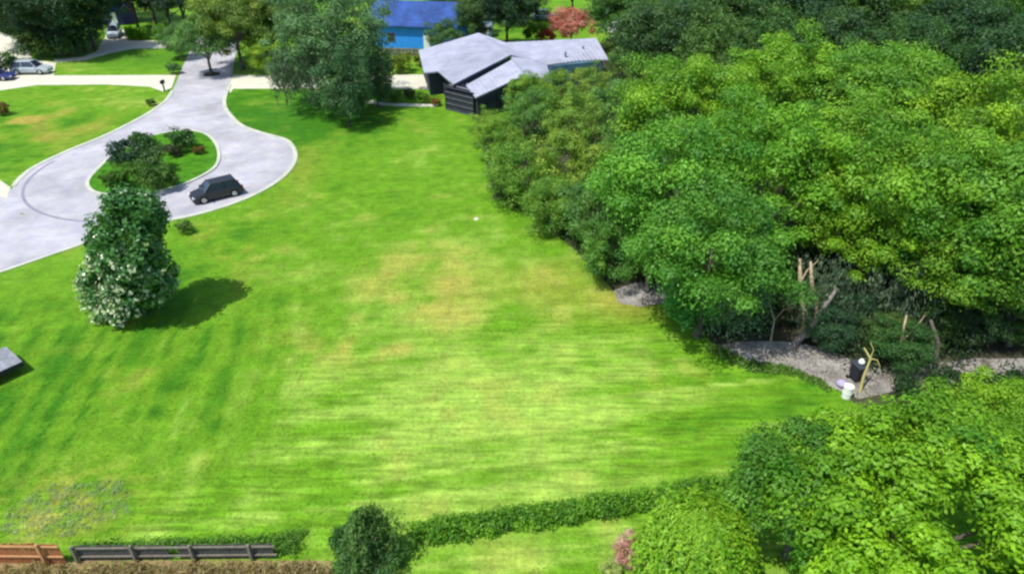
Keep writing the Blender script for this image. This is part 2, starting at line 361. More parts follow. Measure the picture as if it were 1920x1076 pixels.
# ------------------------------------------------------------ foliage
def leaves(P, Nrm, rs, size, asp=0.55, jit=0.6, droop=0.0, fold=0.25):
    """one folded four-corner leaf per point; returns (4n,3)"""
    n = len(P)
    N_ = Nrm + jit * rs.normal(size=(n, 3)); N_ /= np.linalg.norm(N_, axis=1)[:, None] + 1e-9
    A = rs.normal(size=(n, 3)); A[:, 2] -= droop * 2
    A -= (A * N_).sum(1)[:, None] * N_; A /= np.linalg.norm(A, axis=1)[:, None] + 1e-9
    B = np.cross(N_, A)
    s = (size * rs.uniform(.6, 1.35, n))[:, None]
    V = np.empty((n, 4, 3))
    V[:, 0] = P - A * s * .5; V[:, 1] = P + B * s * asp * .5 + N_ * s * fold * .3; V[:, 2] = P + A * s * .5; V[:, 3] = P - B * s * asp * .5 + N_ * s * fold * .3
    return V.reshape(-1, 3)
def tint(n, rs, base, alt, lobe_id=None, nl=1, var=.22):
    base = np.array(base); alt = np.array(alt)
    k = rs.beta(2.2, 2.6, nl)[lobe_id][:, None] if lobe_id is not None else rs.rand(n, 1)
    c = base * (1 - k) + alt * k
    c = c * (1 + var * rs.uniform(-1, 1, (n, 1)))
    return np.repeat(c, 4, axis=0)
def crown(name, R, zc, Rz, n_lobe, lobe_r, n_leaf, leaf, base, alt, seed, asp=.5, jit=.38, low=-0.55, squash=.62, droop=0, bumps=.22):
    rs = np.random.RandomState(seed)
    D = rs.normal(size=(n_lobe * 4, 3)); D /= np.linalg.norm(D, axis=1)[:, None]; D = D[D[:, 2] > low][:n_lobe]
    nl = len(D)
    f = np.where(rs.rand(nl) < .8, rs.uniform(.76, 1.08, nl), rs.uniform(.5, .8, nl)) * (1 + bumps * .6 * rs.normal(size=nl))
    C = D * f[:, None] * np.array([R - lobe_r * .6, R - lobe_r * .6, Rz - lobe_r * .5]); C[:, 2] += zc
    lr = lobe_r * rs.uniform(.55, 1.3, nl)
    lid = np.repeat(np.arange(nl), n_leaf)
    n = len(lid)
    d = rs.normal(size=(n, 3)); d[:, 2] += .35; d /= np.linalg.norm(d, axis=1)[:, None]
    rad = lr[lid] * (1 - .5 * rs.rand(n) ** 2.2) * (1 + .18 * rs.normal(size=n))
    P = C[lid] + d * rad[:, None] * np.array([1, 1, squash])
    Nn = d + np.array([0, 0, .35])
    V = leaves(P, Nn, rs, leaf, asp, jit, droop)
    V[:, 2] = np.maximum(V[:, 2], .04)
    return np_mesh(name, V, 4, tint(n, rs, base, alt, lid, nl)), C, lr
def trunk_mesh(name, C, zc, r0, seed, n_limb=7, lean=(0, 0)):
    rnd = random.Random(seed); b = MB()
    fork = zc * .45
    b.tube([(0, 0, -.1), (lean[0] * .1, lean[1] * .1, fork * .25), (lean[0] * .5 + rnd.uniform(-.1, .1), lean[1] * .5, fork * .7), (lean[0], lean[1], fork), (lean[0] * 1.3, lean[1] * 1.3, zc)],
           [r0 * 1.35, r0, r0 * .85, r0 * .75, r0 * .3], 9)
    idx = list(range(len(C))); rnd.shuffle(idx)
    for i in idx[:n_limb]:
        c = Vector(C[i]); s_ = Vector((lean[0], lean[1], fork * rnd.uniform(.75, 1.2)))
        m_ = s_.lerp(c, .5) + Vector((rnd.uniform(-.5, .5), rnd.uniform(-.5, .5), .3))
        b.tube([s_, m_, c], [r0 * .42, r0 * .26, r0 * .08], 6)
    me = b.mesh(name)
    for p in me.polygons: p.use_smooth = True
    return me
PROTO = {}
def proto(key, R, zc, Rz, nl, lr, nf, leaf, base, alt, seed, r0=.3, n_limb=7, m=M_LEAF, bark=M_BARK, **k):
    cm, C, _ = crown('crown', R, zc, Rz, nl, lr, nf, leaf, base, alt, seed, **k)
    cm.materials.append(m); tm = trunk_mesh('trunk', C, zc, r0, seed, n_limb); tm.materials.append(bark)
    PROTO[key] = (cm, tm, zc)
OAK_A = (0.06, 0.20, 0.014); OAK_B = (0.29, 0.51, 0.025)
proto('oak0', 6.0, 7.3, 4.4, 135, 1.15, 290, .25, OAK_A, OAK_B, 11, .34)
proto('oak1', 6.2, 7.0, 4.6, 150, 1.08, 270, .25, OAK_A, (0.29, .50, .025), 12, .36)
proto('oak2', 5.8, 7.6, 4.2, 115, 1.3, 340, .26, (0.06, .20, .018), (0.24, .47, .03), 13, .32)
proto('dark0', 6.0, 7.2, 4.8, 150, 1.25, 180, .32, (0.022, .065, .024), (0.07, .155, .03), 21, .34)
proto('dark1', 5.6, 7.6, 4.6, 140, 1.25, 180, .32, (0.026, .075, .022), (0.085, .18, .03), 22, .34)
proto('shrub0', 3.1, 2.9, 2.7, 85, .75, 190, .18, (0.08, .22, .02), (0.27, .44, .045), 31, .14, low=-.8)
proto('shrub1', 3.3, 3.1, 2.9, 90, .78, 190, .18, (0.10, .23, .025), (0.31, .46, .055), 32, .14, low=-.8)
proto('shrub2', 2.9, 2.8, 2.6, 80, .75, 190, .18, (0.07, .20, .04), (0.19, .37, .06), 33, .14, low=-.8)
proto('bush', 1.0, .75, .75, 26, .36, 90, .15, (0.05, .13, .01), (0.13, .25, .02), 41, .05, 3, low=-.6)
proto('bush1', 1.0, .75, .8, 24, .38, 90, .16, (0.02, .07, .02), (0.06, .14, .03), 42, .05, 3, low=-.6)

def tree(key, u, v, s, name, label, cat='tree', group=None, color=(1, 1, 1), rz=None, sz=1.0, ground=False):
    cm, tm, zc = PROTO[key]
    x, y = g(u, v, 0 if ground else zc * s * sz)
    rz = random.Random(int(u * 7 + v * 13)).uniform(0, 6.28) if rz is None else rz
    e = empty(name, (x, y, 0), rz, label=label, cat=cat, group=group); e.scale = (s, s, s * sz)
    c = link('crown', cm, None, e); c.color = (*color, 1)
    link('trunk', tm, None, e)
    return e

WG = 'oaks massed in the woodland on the right'
for a in [
 ('oak0', 1295, 215, 1.00, (1, 1, 1), 'bright green oak at the upper left shoulder of the woodland, nearest the grey-roofed house'),
 ('oak1', 1470, 165, 1.00, (.95, 1, 1), 'bright oak with pale bare twigs showing, top centre of the woodland mass'),
 ('oak2', 1650, 180, 1.05, (1.02, 1.0, 1.1), 'yellow-green oak cresting the woodland just below the dark back row'),
 ('oak1', 1835, 250, 1.05, (1.05, 1, .9), 'yellow-tinged oak at the right end of the woodland crest'),
 ('oak2', 1270, 350, .92, (.85, .98, 1.2), 'cool green oak facing the olive shrubs, left side of the woodland'),
 ('oak0', 1440, 320, 1.00, (.85, .98, 1), 'large mid green oak in the heart of the woodland'),
 ('oak1', 1620, 320, 1.00, (.9, .95, 1), 'large green oak right of the woodland heart, above the dark gap'),
 ('oak0', 1790, 385, 1.00, (.88, .95, 1.1), 'olive green oak above and right of the bare trunks'),
 ('oak2', 1935, 420, .95, (.88, .93, 1.1), 'olive oak cut by the right edge of the photo, halfway down'),
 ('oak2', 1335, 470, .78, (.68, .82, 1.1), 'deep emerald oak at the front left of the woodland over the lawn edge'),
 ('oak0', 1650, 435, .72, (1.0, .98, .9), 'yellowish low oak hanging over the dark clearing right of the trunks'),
 ('oak1', 1810, 470, .74, (.75, .8, 1), 'shaded dull green oak in front of the sandy path on the far right'),  # this oak and the next: canopy shade put into a darker tint
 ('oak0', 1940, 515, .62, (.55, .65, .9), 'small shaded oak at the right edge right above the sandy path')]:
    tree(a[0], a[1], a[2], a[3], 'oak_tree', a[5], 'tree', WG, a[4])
DG = 'dark trees along the top of the woodland'
for a in [
 ('dark0', 1240, 75, .95, (1.3, 1.2, 1.3), 'dull dark tree behind the grey-roofed house end, leftmost of the dark back row'),
 ('dark1', 1345, 40, 1.1, (1.1, 1.1, 1.2), 'second dark tree from the left in the back row'),
 ('dark0', 1465, 30, 1.15, (.9, 1, 1.2), 'dark blue-green tree at the top edge, above the bare pale twigs'),
 ('dark1', 1590, 20, 1.15, (1.0, 1, 1), 'dark tree at the top edge above the yellow-green crest oak'),
 ('dark1', 1700, 20, 1.1, (1.9, 1.7, 1), 'lighter olive tree in the dark back row near the top right'),
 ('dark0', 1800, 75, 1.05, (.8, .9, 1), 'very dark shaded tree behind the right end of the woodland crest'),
 ('dark1', 1880, 15, 1.2, (1.7, 1.7, 1), 'mid green tree in the top right corner'),
 ('dark0', 1925, 140, 1.0, (.8, .9, 1), 'dark tree cut by the right edge below the corner tree'),
 ('dark1', 1325, 100, .85, (1.5, 1.4, 1.2), 'dull green tree filling between the dark back row and the upper left shoulder oak'),
 ('dark0', 1540, 85, .9, (1.2, 1.2, 1.2), 'shaded tree between the top centre oak and the yellow-green crest oak'),
 ('dark0', 1725, 110, .9, (1.1, 1.2, 1), 'shaded tree between the crest oak and the right end of the dark back row'),
 ('dark1', 1425, 85, .85, (1.2, 1.3, 1.2), 'shaded tree peeping over the top centre oak with pale twigs'),
 ('dark0', 1180, 5, 1.0, (1.4, 1.5, 1), 'green tree at the top edge right above the white car')]:
    tree(a[0], a[1], a[2], a[3], 'dark_tree', a[5], 'tree', DG, a[4])
SG = 'olive shrubs fringing the left side of the woodland'
for a in [
 ('shrub0', 935, 260, .75, (1, 1, 1), 'rounded olive shrub behind the small one at the left tip of the woodland'),
 ('shrub1', 915, 238, .6, (1, 1, 1), 'small olive shrub at the very left tip of the woodland, nearest the screened porch'),
 ('shrub0', 990, 178, .85, (1.05, 1, 1.1), 'light olive shrub reaching up to the lean-to roof'),
 ('shrub2', 1000, 215, .95, (.95, .95, 1), 'olive shrub right below the lower lean-to roof of the grey-roofed house'),
 ('shrub0', 1045, 170, .8, (1.0, .95, 1), 'small olive shrub pressed against the small roof corner between the lean-to and the right wing'),
 ('shrub1', 1105, 165, .85, (1.0, .95, 1.2), 'olive shrub in front of the teal wall windows'),
 ('shrub1', 1075, 225, 1.0, (.9, .95, 1), 'shrub below the eave valley of the grey-roofed house'),
 ('shrub2', 1150, 200, 1.1, (1.0, 1.0, 1.2), 'grey-green shrub hiding the teal wall corner'),
 ('shrub1', 1210, 150, .9, (1.1, 1.1, 1.4), 'pale grey-green shrub right of the grey roof end'),
 ('shrub0', 975, 325, .95, (.9, .95, 1), 'rounded olive shrub standing out over the lawn with shade beneath it'),
 ('shrub1', 1065, 310, 1.05, (1, .95, .9), 'yellowest broad shrub of the woodland fringe, in its middle'),
 ('shrub2', 1165, 300, 1.15, (1.1, 1.0, .9), 'tall olive shrub against the first bright oaks'),
 ('shrub0', 1040, 385, .8, (.85, .9, 1), 'low olive shrub at the lawn edge halfway down the fringe'),
 ('shrub2', 1130, 400, 1.05, (.85, .85, 1), 'dark olive shrub with bare stems at its foot'),
 ('shrub0', 1150, 470, .8, (.6, .75, 1), 'dark green bush bulging over the lawn above the bare earth patch'),
 ('shrub2', 1230, 450, 1.05, (.7, .9, 1), 'green shrub between the fringe and the emerald oak'),
 ('shrub2', 1300, 560, .72, (.7, 1.15, 1), 'fresh green bush at the front foot of the emerald oak')]:
    tree(a[0], a[1], a[2], a[3], 'shrub', a[5], 'shrub', SG, a[4])

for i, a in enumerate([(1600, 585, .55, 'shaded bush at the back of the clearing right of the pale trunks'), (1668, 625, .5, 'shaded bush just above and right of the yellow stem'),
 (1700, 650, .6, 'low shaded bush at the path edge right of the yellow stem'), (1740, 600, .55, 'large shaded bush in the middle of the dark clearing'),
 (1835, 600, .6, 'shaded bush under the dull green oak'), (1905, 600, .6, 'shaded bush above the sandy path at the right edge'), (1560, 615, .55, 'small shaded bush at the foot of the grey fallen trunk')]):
    tree(('shrub2', 'shrub0')[i % 2], a[0], a[1], a[2], 'understory_bush', a[3], 'bush', 'shaded bushes in the woodland clearing', [(.30, .36, .8), (.5, .5, 1), (.4, .5, .6)][i % 3], sz=.9)  # dark tints put the clearing's shade into the leaf colour
rs = np.random.RandomState(57); ns = 420                # moss and vines hanging from the canopy edge
uu = rs.uniform(1475, 1990, ns); x_, y_ = np.array([g(u, v) for u, v in zip(uu, rs.uniform(585, 655, ns))]).T
zt = rs.uniform(2.2, 5.4, ns); ln = rs.uniform(1.0, 3.0, ns); k_ = 30; lid = np.repeat(np.arange(ns), k_); tt = rs.rand(ns * k_)
P = np.stack([x_[lid] + .13 * rs.normal(size=len(lid)) + .25 * np.sin(tt * 3 + lid), y_[lid] + .13 * rs.normal(size=len(lid)), np.maximum(zt[lid] - ln[lid] * tt, .05)], 1)
V = leaves(P, rs.normal(size=(len(lid), 3)) * np.array([1, 1, .2]), rs, .24, .3, .2, 1.5)
link('hanging_moss', np_mesh('hanging_moss', V, 4, tint(len(lid), rs, (.03, .08, .04), (.24, .32, .20), lid, ns)), M_LEAF, label='grey-green moss and vines hanging from the canopy edge over the dark clearing', cat='moss', kind='stuff')
for a in [(1775, 715, 1.0, 'low dark bush below the sandy path, touching the nearest tree'), (1835, 722, 1.1, 'low dark bush below the sandy path near the right edge'), (1905, 722, 1.2, 'low dark bush below the sandy path at the right edge'), (1700, 722, .8, 'low dark bush right of the white drum below the path')]:
    tree('bush1', a[0], a[1], a[2], 'bush', a[3], 'bush', color=(.7, .7, .8))
# undergrowth beneath the wood, nobody could count it
def scatter(name, poly_px, n, z_rng, leaf, base, alt, seed, label, cat, clump=18, cr=.7, **k):
    rs = np.random.RandomState(seed); poly = [g(*p) for p in poly_px]
    xs = [p[0] for p in poly]; ys = [p[1] for p in poly]; out = []
    while len(out) < n // clump:
        x = rs.uniform(min(xs), max(xs)); y = rs.uniform(min(ys), max(ys)); ins = False
        for i in range(len(poly)):
            (x1, y1), (x2, y2) = poly[i], poly[i - 1]
            if (y1 > y) != (y2 > y) and x < (x2 - x1) * (y - y1) / (y2 - y1) + x1: ins = not ins
        if ins: out.append((x, y, rs.uniform(*z_rng)))
    C = np.array(out); lid = np.repeat(np.arange(len(C)), clump)
    d = rs.normal(size=(len(lid), 3)); d[:, 2] = abs(d[:, 2]); d /= np.linalg.norm(d, axis=1)[:, None]
    P = C[lid] + d * cr * rs.uniform(.4, 1.1, (len(lid), 1)); 
    V = leaves(P, d + np.array([0, 0, .3]), rs, leaf, **k); V[:, 2] = np.maximum(V[:, 2], .03)
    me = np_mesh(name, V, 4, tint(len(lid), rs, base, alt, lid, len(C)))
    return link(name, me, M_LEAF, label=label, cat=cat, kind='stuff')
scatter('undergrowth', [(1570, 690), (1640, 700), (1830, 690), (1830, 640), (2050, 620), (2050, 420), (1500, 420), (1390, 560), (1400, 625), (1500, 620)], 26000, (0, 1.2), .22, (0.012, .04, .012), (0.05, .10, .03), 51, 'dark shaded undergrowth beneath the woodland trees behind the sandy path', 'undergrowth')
scatter('vines', [(1320, 640), (1430, 632), (1440, 560), (1350, 520), (1300, 590)], 16000, (0, 2.6), .18, (0.06, .20, .05), (0.30, .44, .22), 52, 'pale green tangled vines at the front left foot of the woodland', 'vines')
scatter('edge_weeds', [(915, 375), (1000, 405), (1090, 480), (1150, 540), (1160, 520), (1110, 450), (1040, 390), (960, 350)], 7000, (0, .3), .16, (0.03, .09, .012), (0.09, .16, .02), 53, 'short dark weeds along the shrub feet at the lawn edge', 'weeds')

scatter('leaf_debris', [(1330, 655), (1380, 640), (1560, 655), (1620, 690), (1830, 672), (2100, 672), (2100, 728), (1600, 748), (1480, 690), (1400, 682)], 5200, (-.28, -.18), .13, (.10, .07, .03), (.30, .25, .14), 54, 'fallen leaves and twigs strewn over the sandy path', 'leaf litter', clump=5, cr=.35, asp=.4)
scatter('path_weeds', [(1320, 655), (1400, 695), (1490, 705), (1555, 735), (1545, 716), (1480, 688), (1400, 678), (1340, 648)], 3800, (-.05, .08), .15, (.04, .13, .012), (.16, .28, .04), 55, 'ragged weeds along the lawn side of the sandy path', 'weeds', clump=9, cr=.2)
# bare trunks in the clearing
def snag(pts, rads, label, m=M_PALEBARK, name='dead_tree', branches=()):
    base = Vector(pts[0]); e = empty(name, base, label=label, cat='dead tree', group='bare trunks in the woodland clearing')
    MB().tube([Vector(p) - base for p in pts], rads, 8).build('trunk', m, e, smooth=True)
    for br in branches:
        MB().tube([Vector(p) - base for p in br], [rads[-1] * 1.0, rads[-1] * .6, .02][:len(br)], 6).build('branch', m, e, smooth=True)
def up(u, v, z0, *rest):
    """trunk through pixels at given heights"""
    return [Vector((*g(u, v, z0), z0))] + [Vector((*g(a, b, c), c)) for a, b, c in rest]
snag(up(1512, 632, 0, (1508, 580, 1.6), (1500, 530, 3.1), (1500, 485, 4.4)), [.2, .16, .13, .08], 'pale tan trunk standing straight at the left of the dark clearing', branches=[up(1500, 530, 3.1, (1515, 505, 3.8), (1535, 488, 4.3))])
snag(up(1528, 640, 0, (1532, 580, 1.8), (1522, 530, 3.3), (1520, 490, 4.5)), [.18, .14, .12, .07], 'pale tan trunk standing right beside the straight one, slightly bent')
snag(up(1490, 645, 0, (1520, 615, 1.1), (1545, 575, 2.3), (1570, 540, 3.3)), [.22, .19, .15, .1], 'grey fallen trunk leaning to the right in the dark clearing', mat('grey_bark', (.2, .18, .17), .95, .3, 4, .5))
snag(up(1445, 640, 0, (1452, 600, 1.2), (1440, 560, 2.4)), [.07, .05, .03], 'thin pale dead stem among the tangled vines', branches=[up(1452, 600, 1.2, (1470, 580, 1.8), (1490, 575, 2.0))])
snag(up(1700, 700, 0, (1690, 640, 1.8), (1700, 590, 3.1)), [.1, .08, .05], 'thin grey trunk in the dark clearing right of the yellow stem', branches=[up(1690, 640, 1.8, (1720, 610, 2.6), (1735, 590, 3.1))])
snag(up(1890, 650, 0, (1890, 560, 2.5), (1870, 500, 4.2)), [.2, .16, .1], 'dark leaning trunk near the right edge of the wood', M_BARK)
snag(up(1215, 545, 0, (1212, 500, 1.4), (1200, 470, 2.4)), [.12, .1, .06], 'slim grey trunk above the bare earth patch')
snag(up(1752, 700, 0, (1758, 640, 1.8), (1745, 600, 3)), [.16, .13, .08], 'short dark trunk between the sandy path halves', M_BARK)

# --- trees of the upper left
proto('greyoak', 6.4, 7.6, 5.2, 165, 1.15, 200, .26, (0.05, .12, .05), (0.18, .30, .11), 61, .42, low=-.75, droop=.4)
cm, tm, zc = PROTO['greyoak']
e = tree('greyoak', 610, 62, 1.08, 'moss_oak_tree', 'big grey-green oak draped with hanging moss above the driveway to the grey-roofed house', 'tree', color=(.95, 1.05, 1.05))
bx_, by_ = e.location.x, e.location.y
rs = np.random.RandomState(62)                      # hanging moss: long drooping strands of leaves
nst = 900; ang = rs.uniform(0, 2 * math.pi, nst); rr = rs.uniform(2.5, 6.4, nst)
sx, sy = rr * np.cos(ang), rr * np.sin(ang); zt = 6.5 - .25 * rr + rs.uniform(-1, 1, nst); ln = rs.uniform(1, 3.4, nst)
k_ = 26; lid = np.repeat(np.arange(nst), k_); tt = rs.rand(nst * k_)
P = np.stack([sx[lid] + .12 * rs.normal(size=len(lid)), sy[lid] + .12 * rs.normal(size=len(lid)), zt[lid] - ln[lid] * tt], 1)
V = leaves(P, rs.normal(size=(len(lid), 3)) * np.array([1, 1, .2]), rs, .3, .35, .2, 1.5)
link('hanging_moss', np_mesh('hanging_moss', V, 4, tint(len(lid), rs, (.06, .11, .06), (.15, .22, .12), lid, nst)), M_LEAF, e)
tree('shrub2', 655, 238, 1.05, 'oak_sapling', 'grey-green drooping sapling at the foot of the big moss-draped oak', 'tree', color=(.55, .58, 1.1), sz=1.5, ground=True)
tree('shrub2', 705, 160, .75, 'shrub', 'dark grey-green shrub right of the moss-draped oak beside the curved garden path', 'shrub', color=(.6, .65, 1.2), sz=1.2)
tree('oak2', 455, 131, .9, 'roadside_tree', 'yellow-green tree on the right side of the road at the top of the lane', 'tree', color=(1.15, .8, 1.6), ground=True)
tree('oak1', 500, 20, .95, 'roadside_tree', 'pale green tree behind and between the yellow-green tree and the moss-draped oak', 'tree', color=(.8, .62, 2.6))
tree('shrub1', 500, 105, .8, 'shrub', 'yellowish shrub under the trees above the east driveway', 'shrub', color=(1.2, 1.15, .8))
MB().cyl((0, 0, 0), (0, 0, .08), 1.1, 1.0, 20).build('tree_ring', M_SOIL, kind='structure').location = (*g(397, 140), .016)
tree('dark1', 397, 140, .62, 'small_roadside_tree', 'small grey-green tree standing in the middle of the road top', 'tree', color=(2.2, 2.0, 2.2), ground=True)
tree('oak0', 350, 60, .8, 'back_tree', 'light green tree at the top edge over the far end of the road', 'tree', color=(.9, .75, 1.6), ground=True)
tree('dark0', 122, 104, 1.2, 'dark_tree', 'biggest dark tree near the top left corner, right of the mauve house', 'tree', 'dark trees at the top left', ground=True, color=(.75, .8, 1.1))
tree('dark1', 60, 92, 1.0, 'dark_tree', 'dark tree between the mauve house and the biggest dark tree', 'tree', 'dark trees at the top left', ground=True, color=(.8, .85, 1))
tree('dark1', 178, 93, .95, 'dark_tree', 'dark tree right beside the upper driveway pad with the pale blue car', 'tree', 'dark trees at the top left', ground=True, color=(.9, .9, 1))
tree('dark0', 262, 62, .9, 'dark_tree', 'dark tree behind the bright hedge at the top left', 'tree', 'dark trees at the top left', ground=True, color=(.7, .75, 1.1))
tree('dark1', 325, 66, .75, 'dark_tree', 'dark bluish tree at the right end of the bright hedge', 'tree', 'dark trees at the top left', ground=True, color=(.7, .7, 1.4))
for q_ in [(100, 101, 1.5, 'dark grey-green shrub filling in beneath the biggest dark tree'), (160, 97, 1.6, 'dark shrub beneath the trees left of the pale blue car'), (52, 84, 1.4, 'dark shrub beneath the trees beside the mauve house')]:
    tree('shrub2', q_[0], q_[1], q_[2], 'shrub', q_[3], 'shrub', ground=True, color=(.35, .38, .9))
tree('bush', 78, 108, 3.0, 'bush', 'olive rounded bush at the foot of the dark trees by the white forecourt', 'bush', color=(.6, .6, 1), sz=.9, ground=True)
tree('bush1', 142, 106, 3.0, 'bush', 'dark green rounded bush at the foot of the dark trees along the curved drive', 'bush', color=(1, 1, 1), ground=True)
for a in [('dark0', 225, 38, 1.0, 'dark tree behind the navy building at the top left'), ('dark1', 292, 45, .95, 'dark tree rising behind the gap in the bright hedge'), ('dark0', 20, 30, .9, 'dark tree behind the mauve house corner')]:
    tree(a[0], a[1], a[2], a[3], 'dark_tree', a[4], 'tree', 'dark trees at the top left', ground=True, color=(.75, .8, 1.1))
tree('bush', 8, 118, 2.0, 'bush', 'dark green bush at the left edge behind the two parked cars', 'bush', color=(.5, .6, 1))
tree('bush', 38, 122, 1.1, 'bush', 'small light bush between the two parked cars at the left edge', 'bush', color=(.9, .8, 2))
def hedge(name, A, B, w, h, n, leaf, base, alt, seed, label, **k):
    rs = np.random.RandomState(seed); A = np.array(A); B = np.array(B); d = B - A; L_ = np.linalg.norm(d); d /= L_; pn = np.array([-d[1], d[0]])
    e = empty(name, ((A[0] + B[0]) / 2, (A[1] + B[1]) / 2, 0), label=label, cat='hedge'); mid = (A + B) / 2
    nl = int(L_ / .45) * 8
    ca = rs.uniform(0, L_, nl); cp = rs.uniform(-w / 2, w / 2, nl); ch = h * rs.uniform(.45, 1.0, nl) * (.75 + .5 * vnoise(ca, cp, 2.3, seed)) * (1 - .25 * (abs(cp) / w * 2) ** 2)
    lid = rs.randint(0, nl, n); dd = rs.normal(size=(n, 3)); dd /= np.linalg.norm(dd, axis=1)[:, None]
    r = .26 * rs.uniform(.5, 1.3, n)
    zz = ch[lid] * (1 - .85 * rs.rand(n) ** 1.8)
    X = A[0] + d[0] * ca[lid] + pn[0] * cp[lid] - mid[0]; Y = A[1] + d[1] * ca[lid] + pn[1] * cp[lid] - mid[1]
    P = np.stack([X, Y, zz], 1) + dd * r[:, None]
    V = leaves(P, dd + np.array([0, 0, .4]), rs, leaf, **k); V[:, 2] = np.maximum(V[:, 2], .03)
    link('foliage', np_mesh('foliage', V, 4, tint(n, rs, base, alt, lid, nl)), M_LEAF, e)
    for t in np.arange(.5, L_, 2.4):
        b = MB(); b.tube([(A[0] + d[0] * t - mid[0], A[1] + d[1] * t - mid[1], 0), (A[0] + d[0] * t - mid[0] + .1, A[1] + d[1] * t - mid[1], h * .7)], [.04, .02], 5)
        b.build('stem', M_BARK, e)
    return e
hedge('hedge', g(242, 72), g(275, 76), 1.6, 2.2, 4500, .26, (.10, .28, .008), (.16, .36, .01), 71, 'bright green hedge piece right of the pale blue car, left of the dark gap')
hedge('hedge', g(292, 76), g(358, 76), 1.6, 2.4, 7500, .26, (.10, .28, .008), (.17, .36, .01), 72, 'longer bright green hedge piece right of the dark gap at the top left')
# trees and shrubs behind and left of the grey-roofed house
tree('oak1', 860, 30, .5, 'back_garden_tree', 'olive green tree between the blue house and the grey roof peak', 'tree', color=(.8, .65, 1.3))
tree('dark0', 950, 12, .85, 'back_garden_tree', 'very dark tree rising behind the grey roof left of the pink flowering tree', 'tree', color=(.6, .7, 1))
tree('dark1', 855, -10, .8, 'back_garden_tree', 'dark green tree at the top edge right of the blue house', 'tree', color=(1.3, 1.3, 1))
tree('bush', 750, 118, 1.7, 'bush', 'yellow-green bush left of the grey-roofed house above its driveway', 'bush', color=(1.6, 1.1, .6))
tree('bush', 790, 112, 1.2, 'bush', 'small yellow bush touching the left corner of the grey-roofed house', 'bush', color=(1.7, 1.05, .6))
for i, (u, v, s, c, lab) in enumerate([(740, 182, .9, (1.2, 1, 1), 'yellow-green bush at the left of the bed inside the curved path'), (768, 176, .8, (.35, .35, .6), 'dark bush in the middle of the bed inside the curved path'), (795, 184, .8, (1.3, 1.1, 1.2), 'pale bush at the right of the bed inside the curved path'), (818, 192, .6, (2.2, .45, 1.2), 'small rust-red bush at the foot of the dark screened porch')]):
    tree('bush', u, v, s, 'bush', lab, 'bush', color=c)
proto('pinkbush', 3.0, 2.6, 2.2, 60, .8, 110, .26, (.42, .10, .08), (.68, .36, .28), 75, .14, low=-.7)
tree('pinkbush', 1072, 48, 1.15, 'flowering_tree', 'salmon pink flowering tree behind the right wing of the grey-roofed house', 'tree')
tree('pinkbush', 1025, 68, .5, 'flowering_bush', 'low dark red flowering bush close behind the grey roof', 'bush', color=(.8, .3, .3))
tree('bush', 1005, 60, 2.2, 'bush', 'bright green bush behind the grey roof left of the pink flowering tree', 'bush', color=(1.3, 1.3, .6))
tree('bush', 1135, 28, 2.4, 'bush', 'vivid green bush right of the pink flowering tree', 'bush', color=(1.0, 1.4, .6))
tree('oak2', 1075, -35, .8, 'back_garden_tree', 'green tree at the top edge behind the pink flowering tree', 'tree', color=(1, 1, 1))
tree('bush', 1150, 92, 2.2, 'bush', 'dull olive bush between the white car and the grey roof end', 'bush', color=(1, .8, 1.5))

for i, a in enumerate([('dark1', 905, 22, .7, (1.2, 1.1, 1.2), 'dark olive tree right behind the grey roof peak'),
 ('dark0', 980, -30, .9, (1, 1, 1), 'dark tree at the top edge left of the blue-grey car'),
 ('oak1', 1130, -20, .7, (.7, .7, 1), 'green tree at the top edge above the vivid green bush'),
 ('shrub2', 838, 72, 1.0, (.6, .6, .9), 'dark shrub tree between the blue house wall and the grey roof'),
 ('shrub2', 1168, 118, .85, (.9, .85, .9), 'olive shrub tree hugging the end of the grey roof'),
 ('dark1', 1205, 55, .7, (1.5, 1.5, 1.4), 'grey-green tree between the white car and the dark back row'),
 ('dark1', 690, -10, .8, (1.6, 1.6, 1.6), 'grey-green tree at the top edge between the moss oak and the blue house')]):
    tree(a[0], a[1], a[2], a[3], 'back_garden_tree', a[5], 'tree', color=a[4])
tree('shrub2', 343, 110, .9, 'roadside_shrub', 'grey-green shrub tree leaning over the left edge of the road top', 'shrub', ground=True, color=(.85, .8, 1.4))
tree('shrub1', 452, 119, 1.25, 'roadside_shrub', 'yellow-green shrub tree hanging over the right edge of the road top', 'shrub', ground=True, color=(1.0, .85, .8))
# --- island planting
IG = 'clipped shrubs on the cul-de-sac island'
for u, v, s, key, c, lab in [(232, 285, 1.5, 'bush1', (.7, .7, 1.6), 'very dark blue-green bush at the left end of the island clump'),
    (268, 268, 1.5, 'bush1', (1.2, 1.2, 1), 'dark bush at the back of the island left of the flat-topped one'),
    (285, 300, 1.7, 'bush1', (1.6, 1.3, 1.2), 'largest grey-green bush in the middle of the island'),
    (340, 262, 1.5, 'bush', (.45, .65, 1.2), 'flat-topped deep green bush at the back right of the island'),
    (322, 282, .9, 'bush1', (1.6, .8, 1.2), 'small reddish dark bush in front of the flat-topped one'),
    (250, 325, 1.5, 'bush', (.7, .85, .6), 'bright green bush at the front left of the island'),
    (300, 335, 1.5, 'bush', (.6, .7, .8), 'mid green bush at the front of the island behind the magnolia top'),
    (372, 282, .6, 'bush', (1.8, .6, 1.5), 'small rusty pink plant at the right rim of the island'),
    (208, 335, 1.0, 'bush', (.7, .8, .7), 'low green bush at the left tip of the island')]:
    tree(key, u, v, s, 'island_bush', lab, 'bush', IG, c)

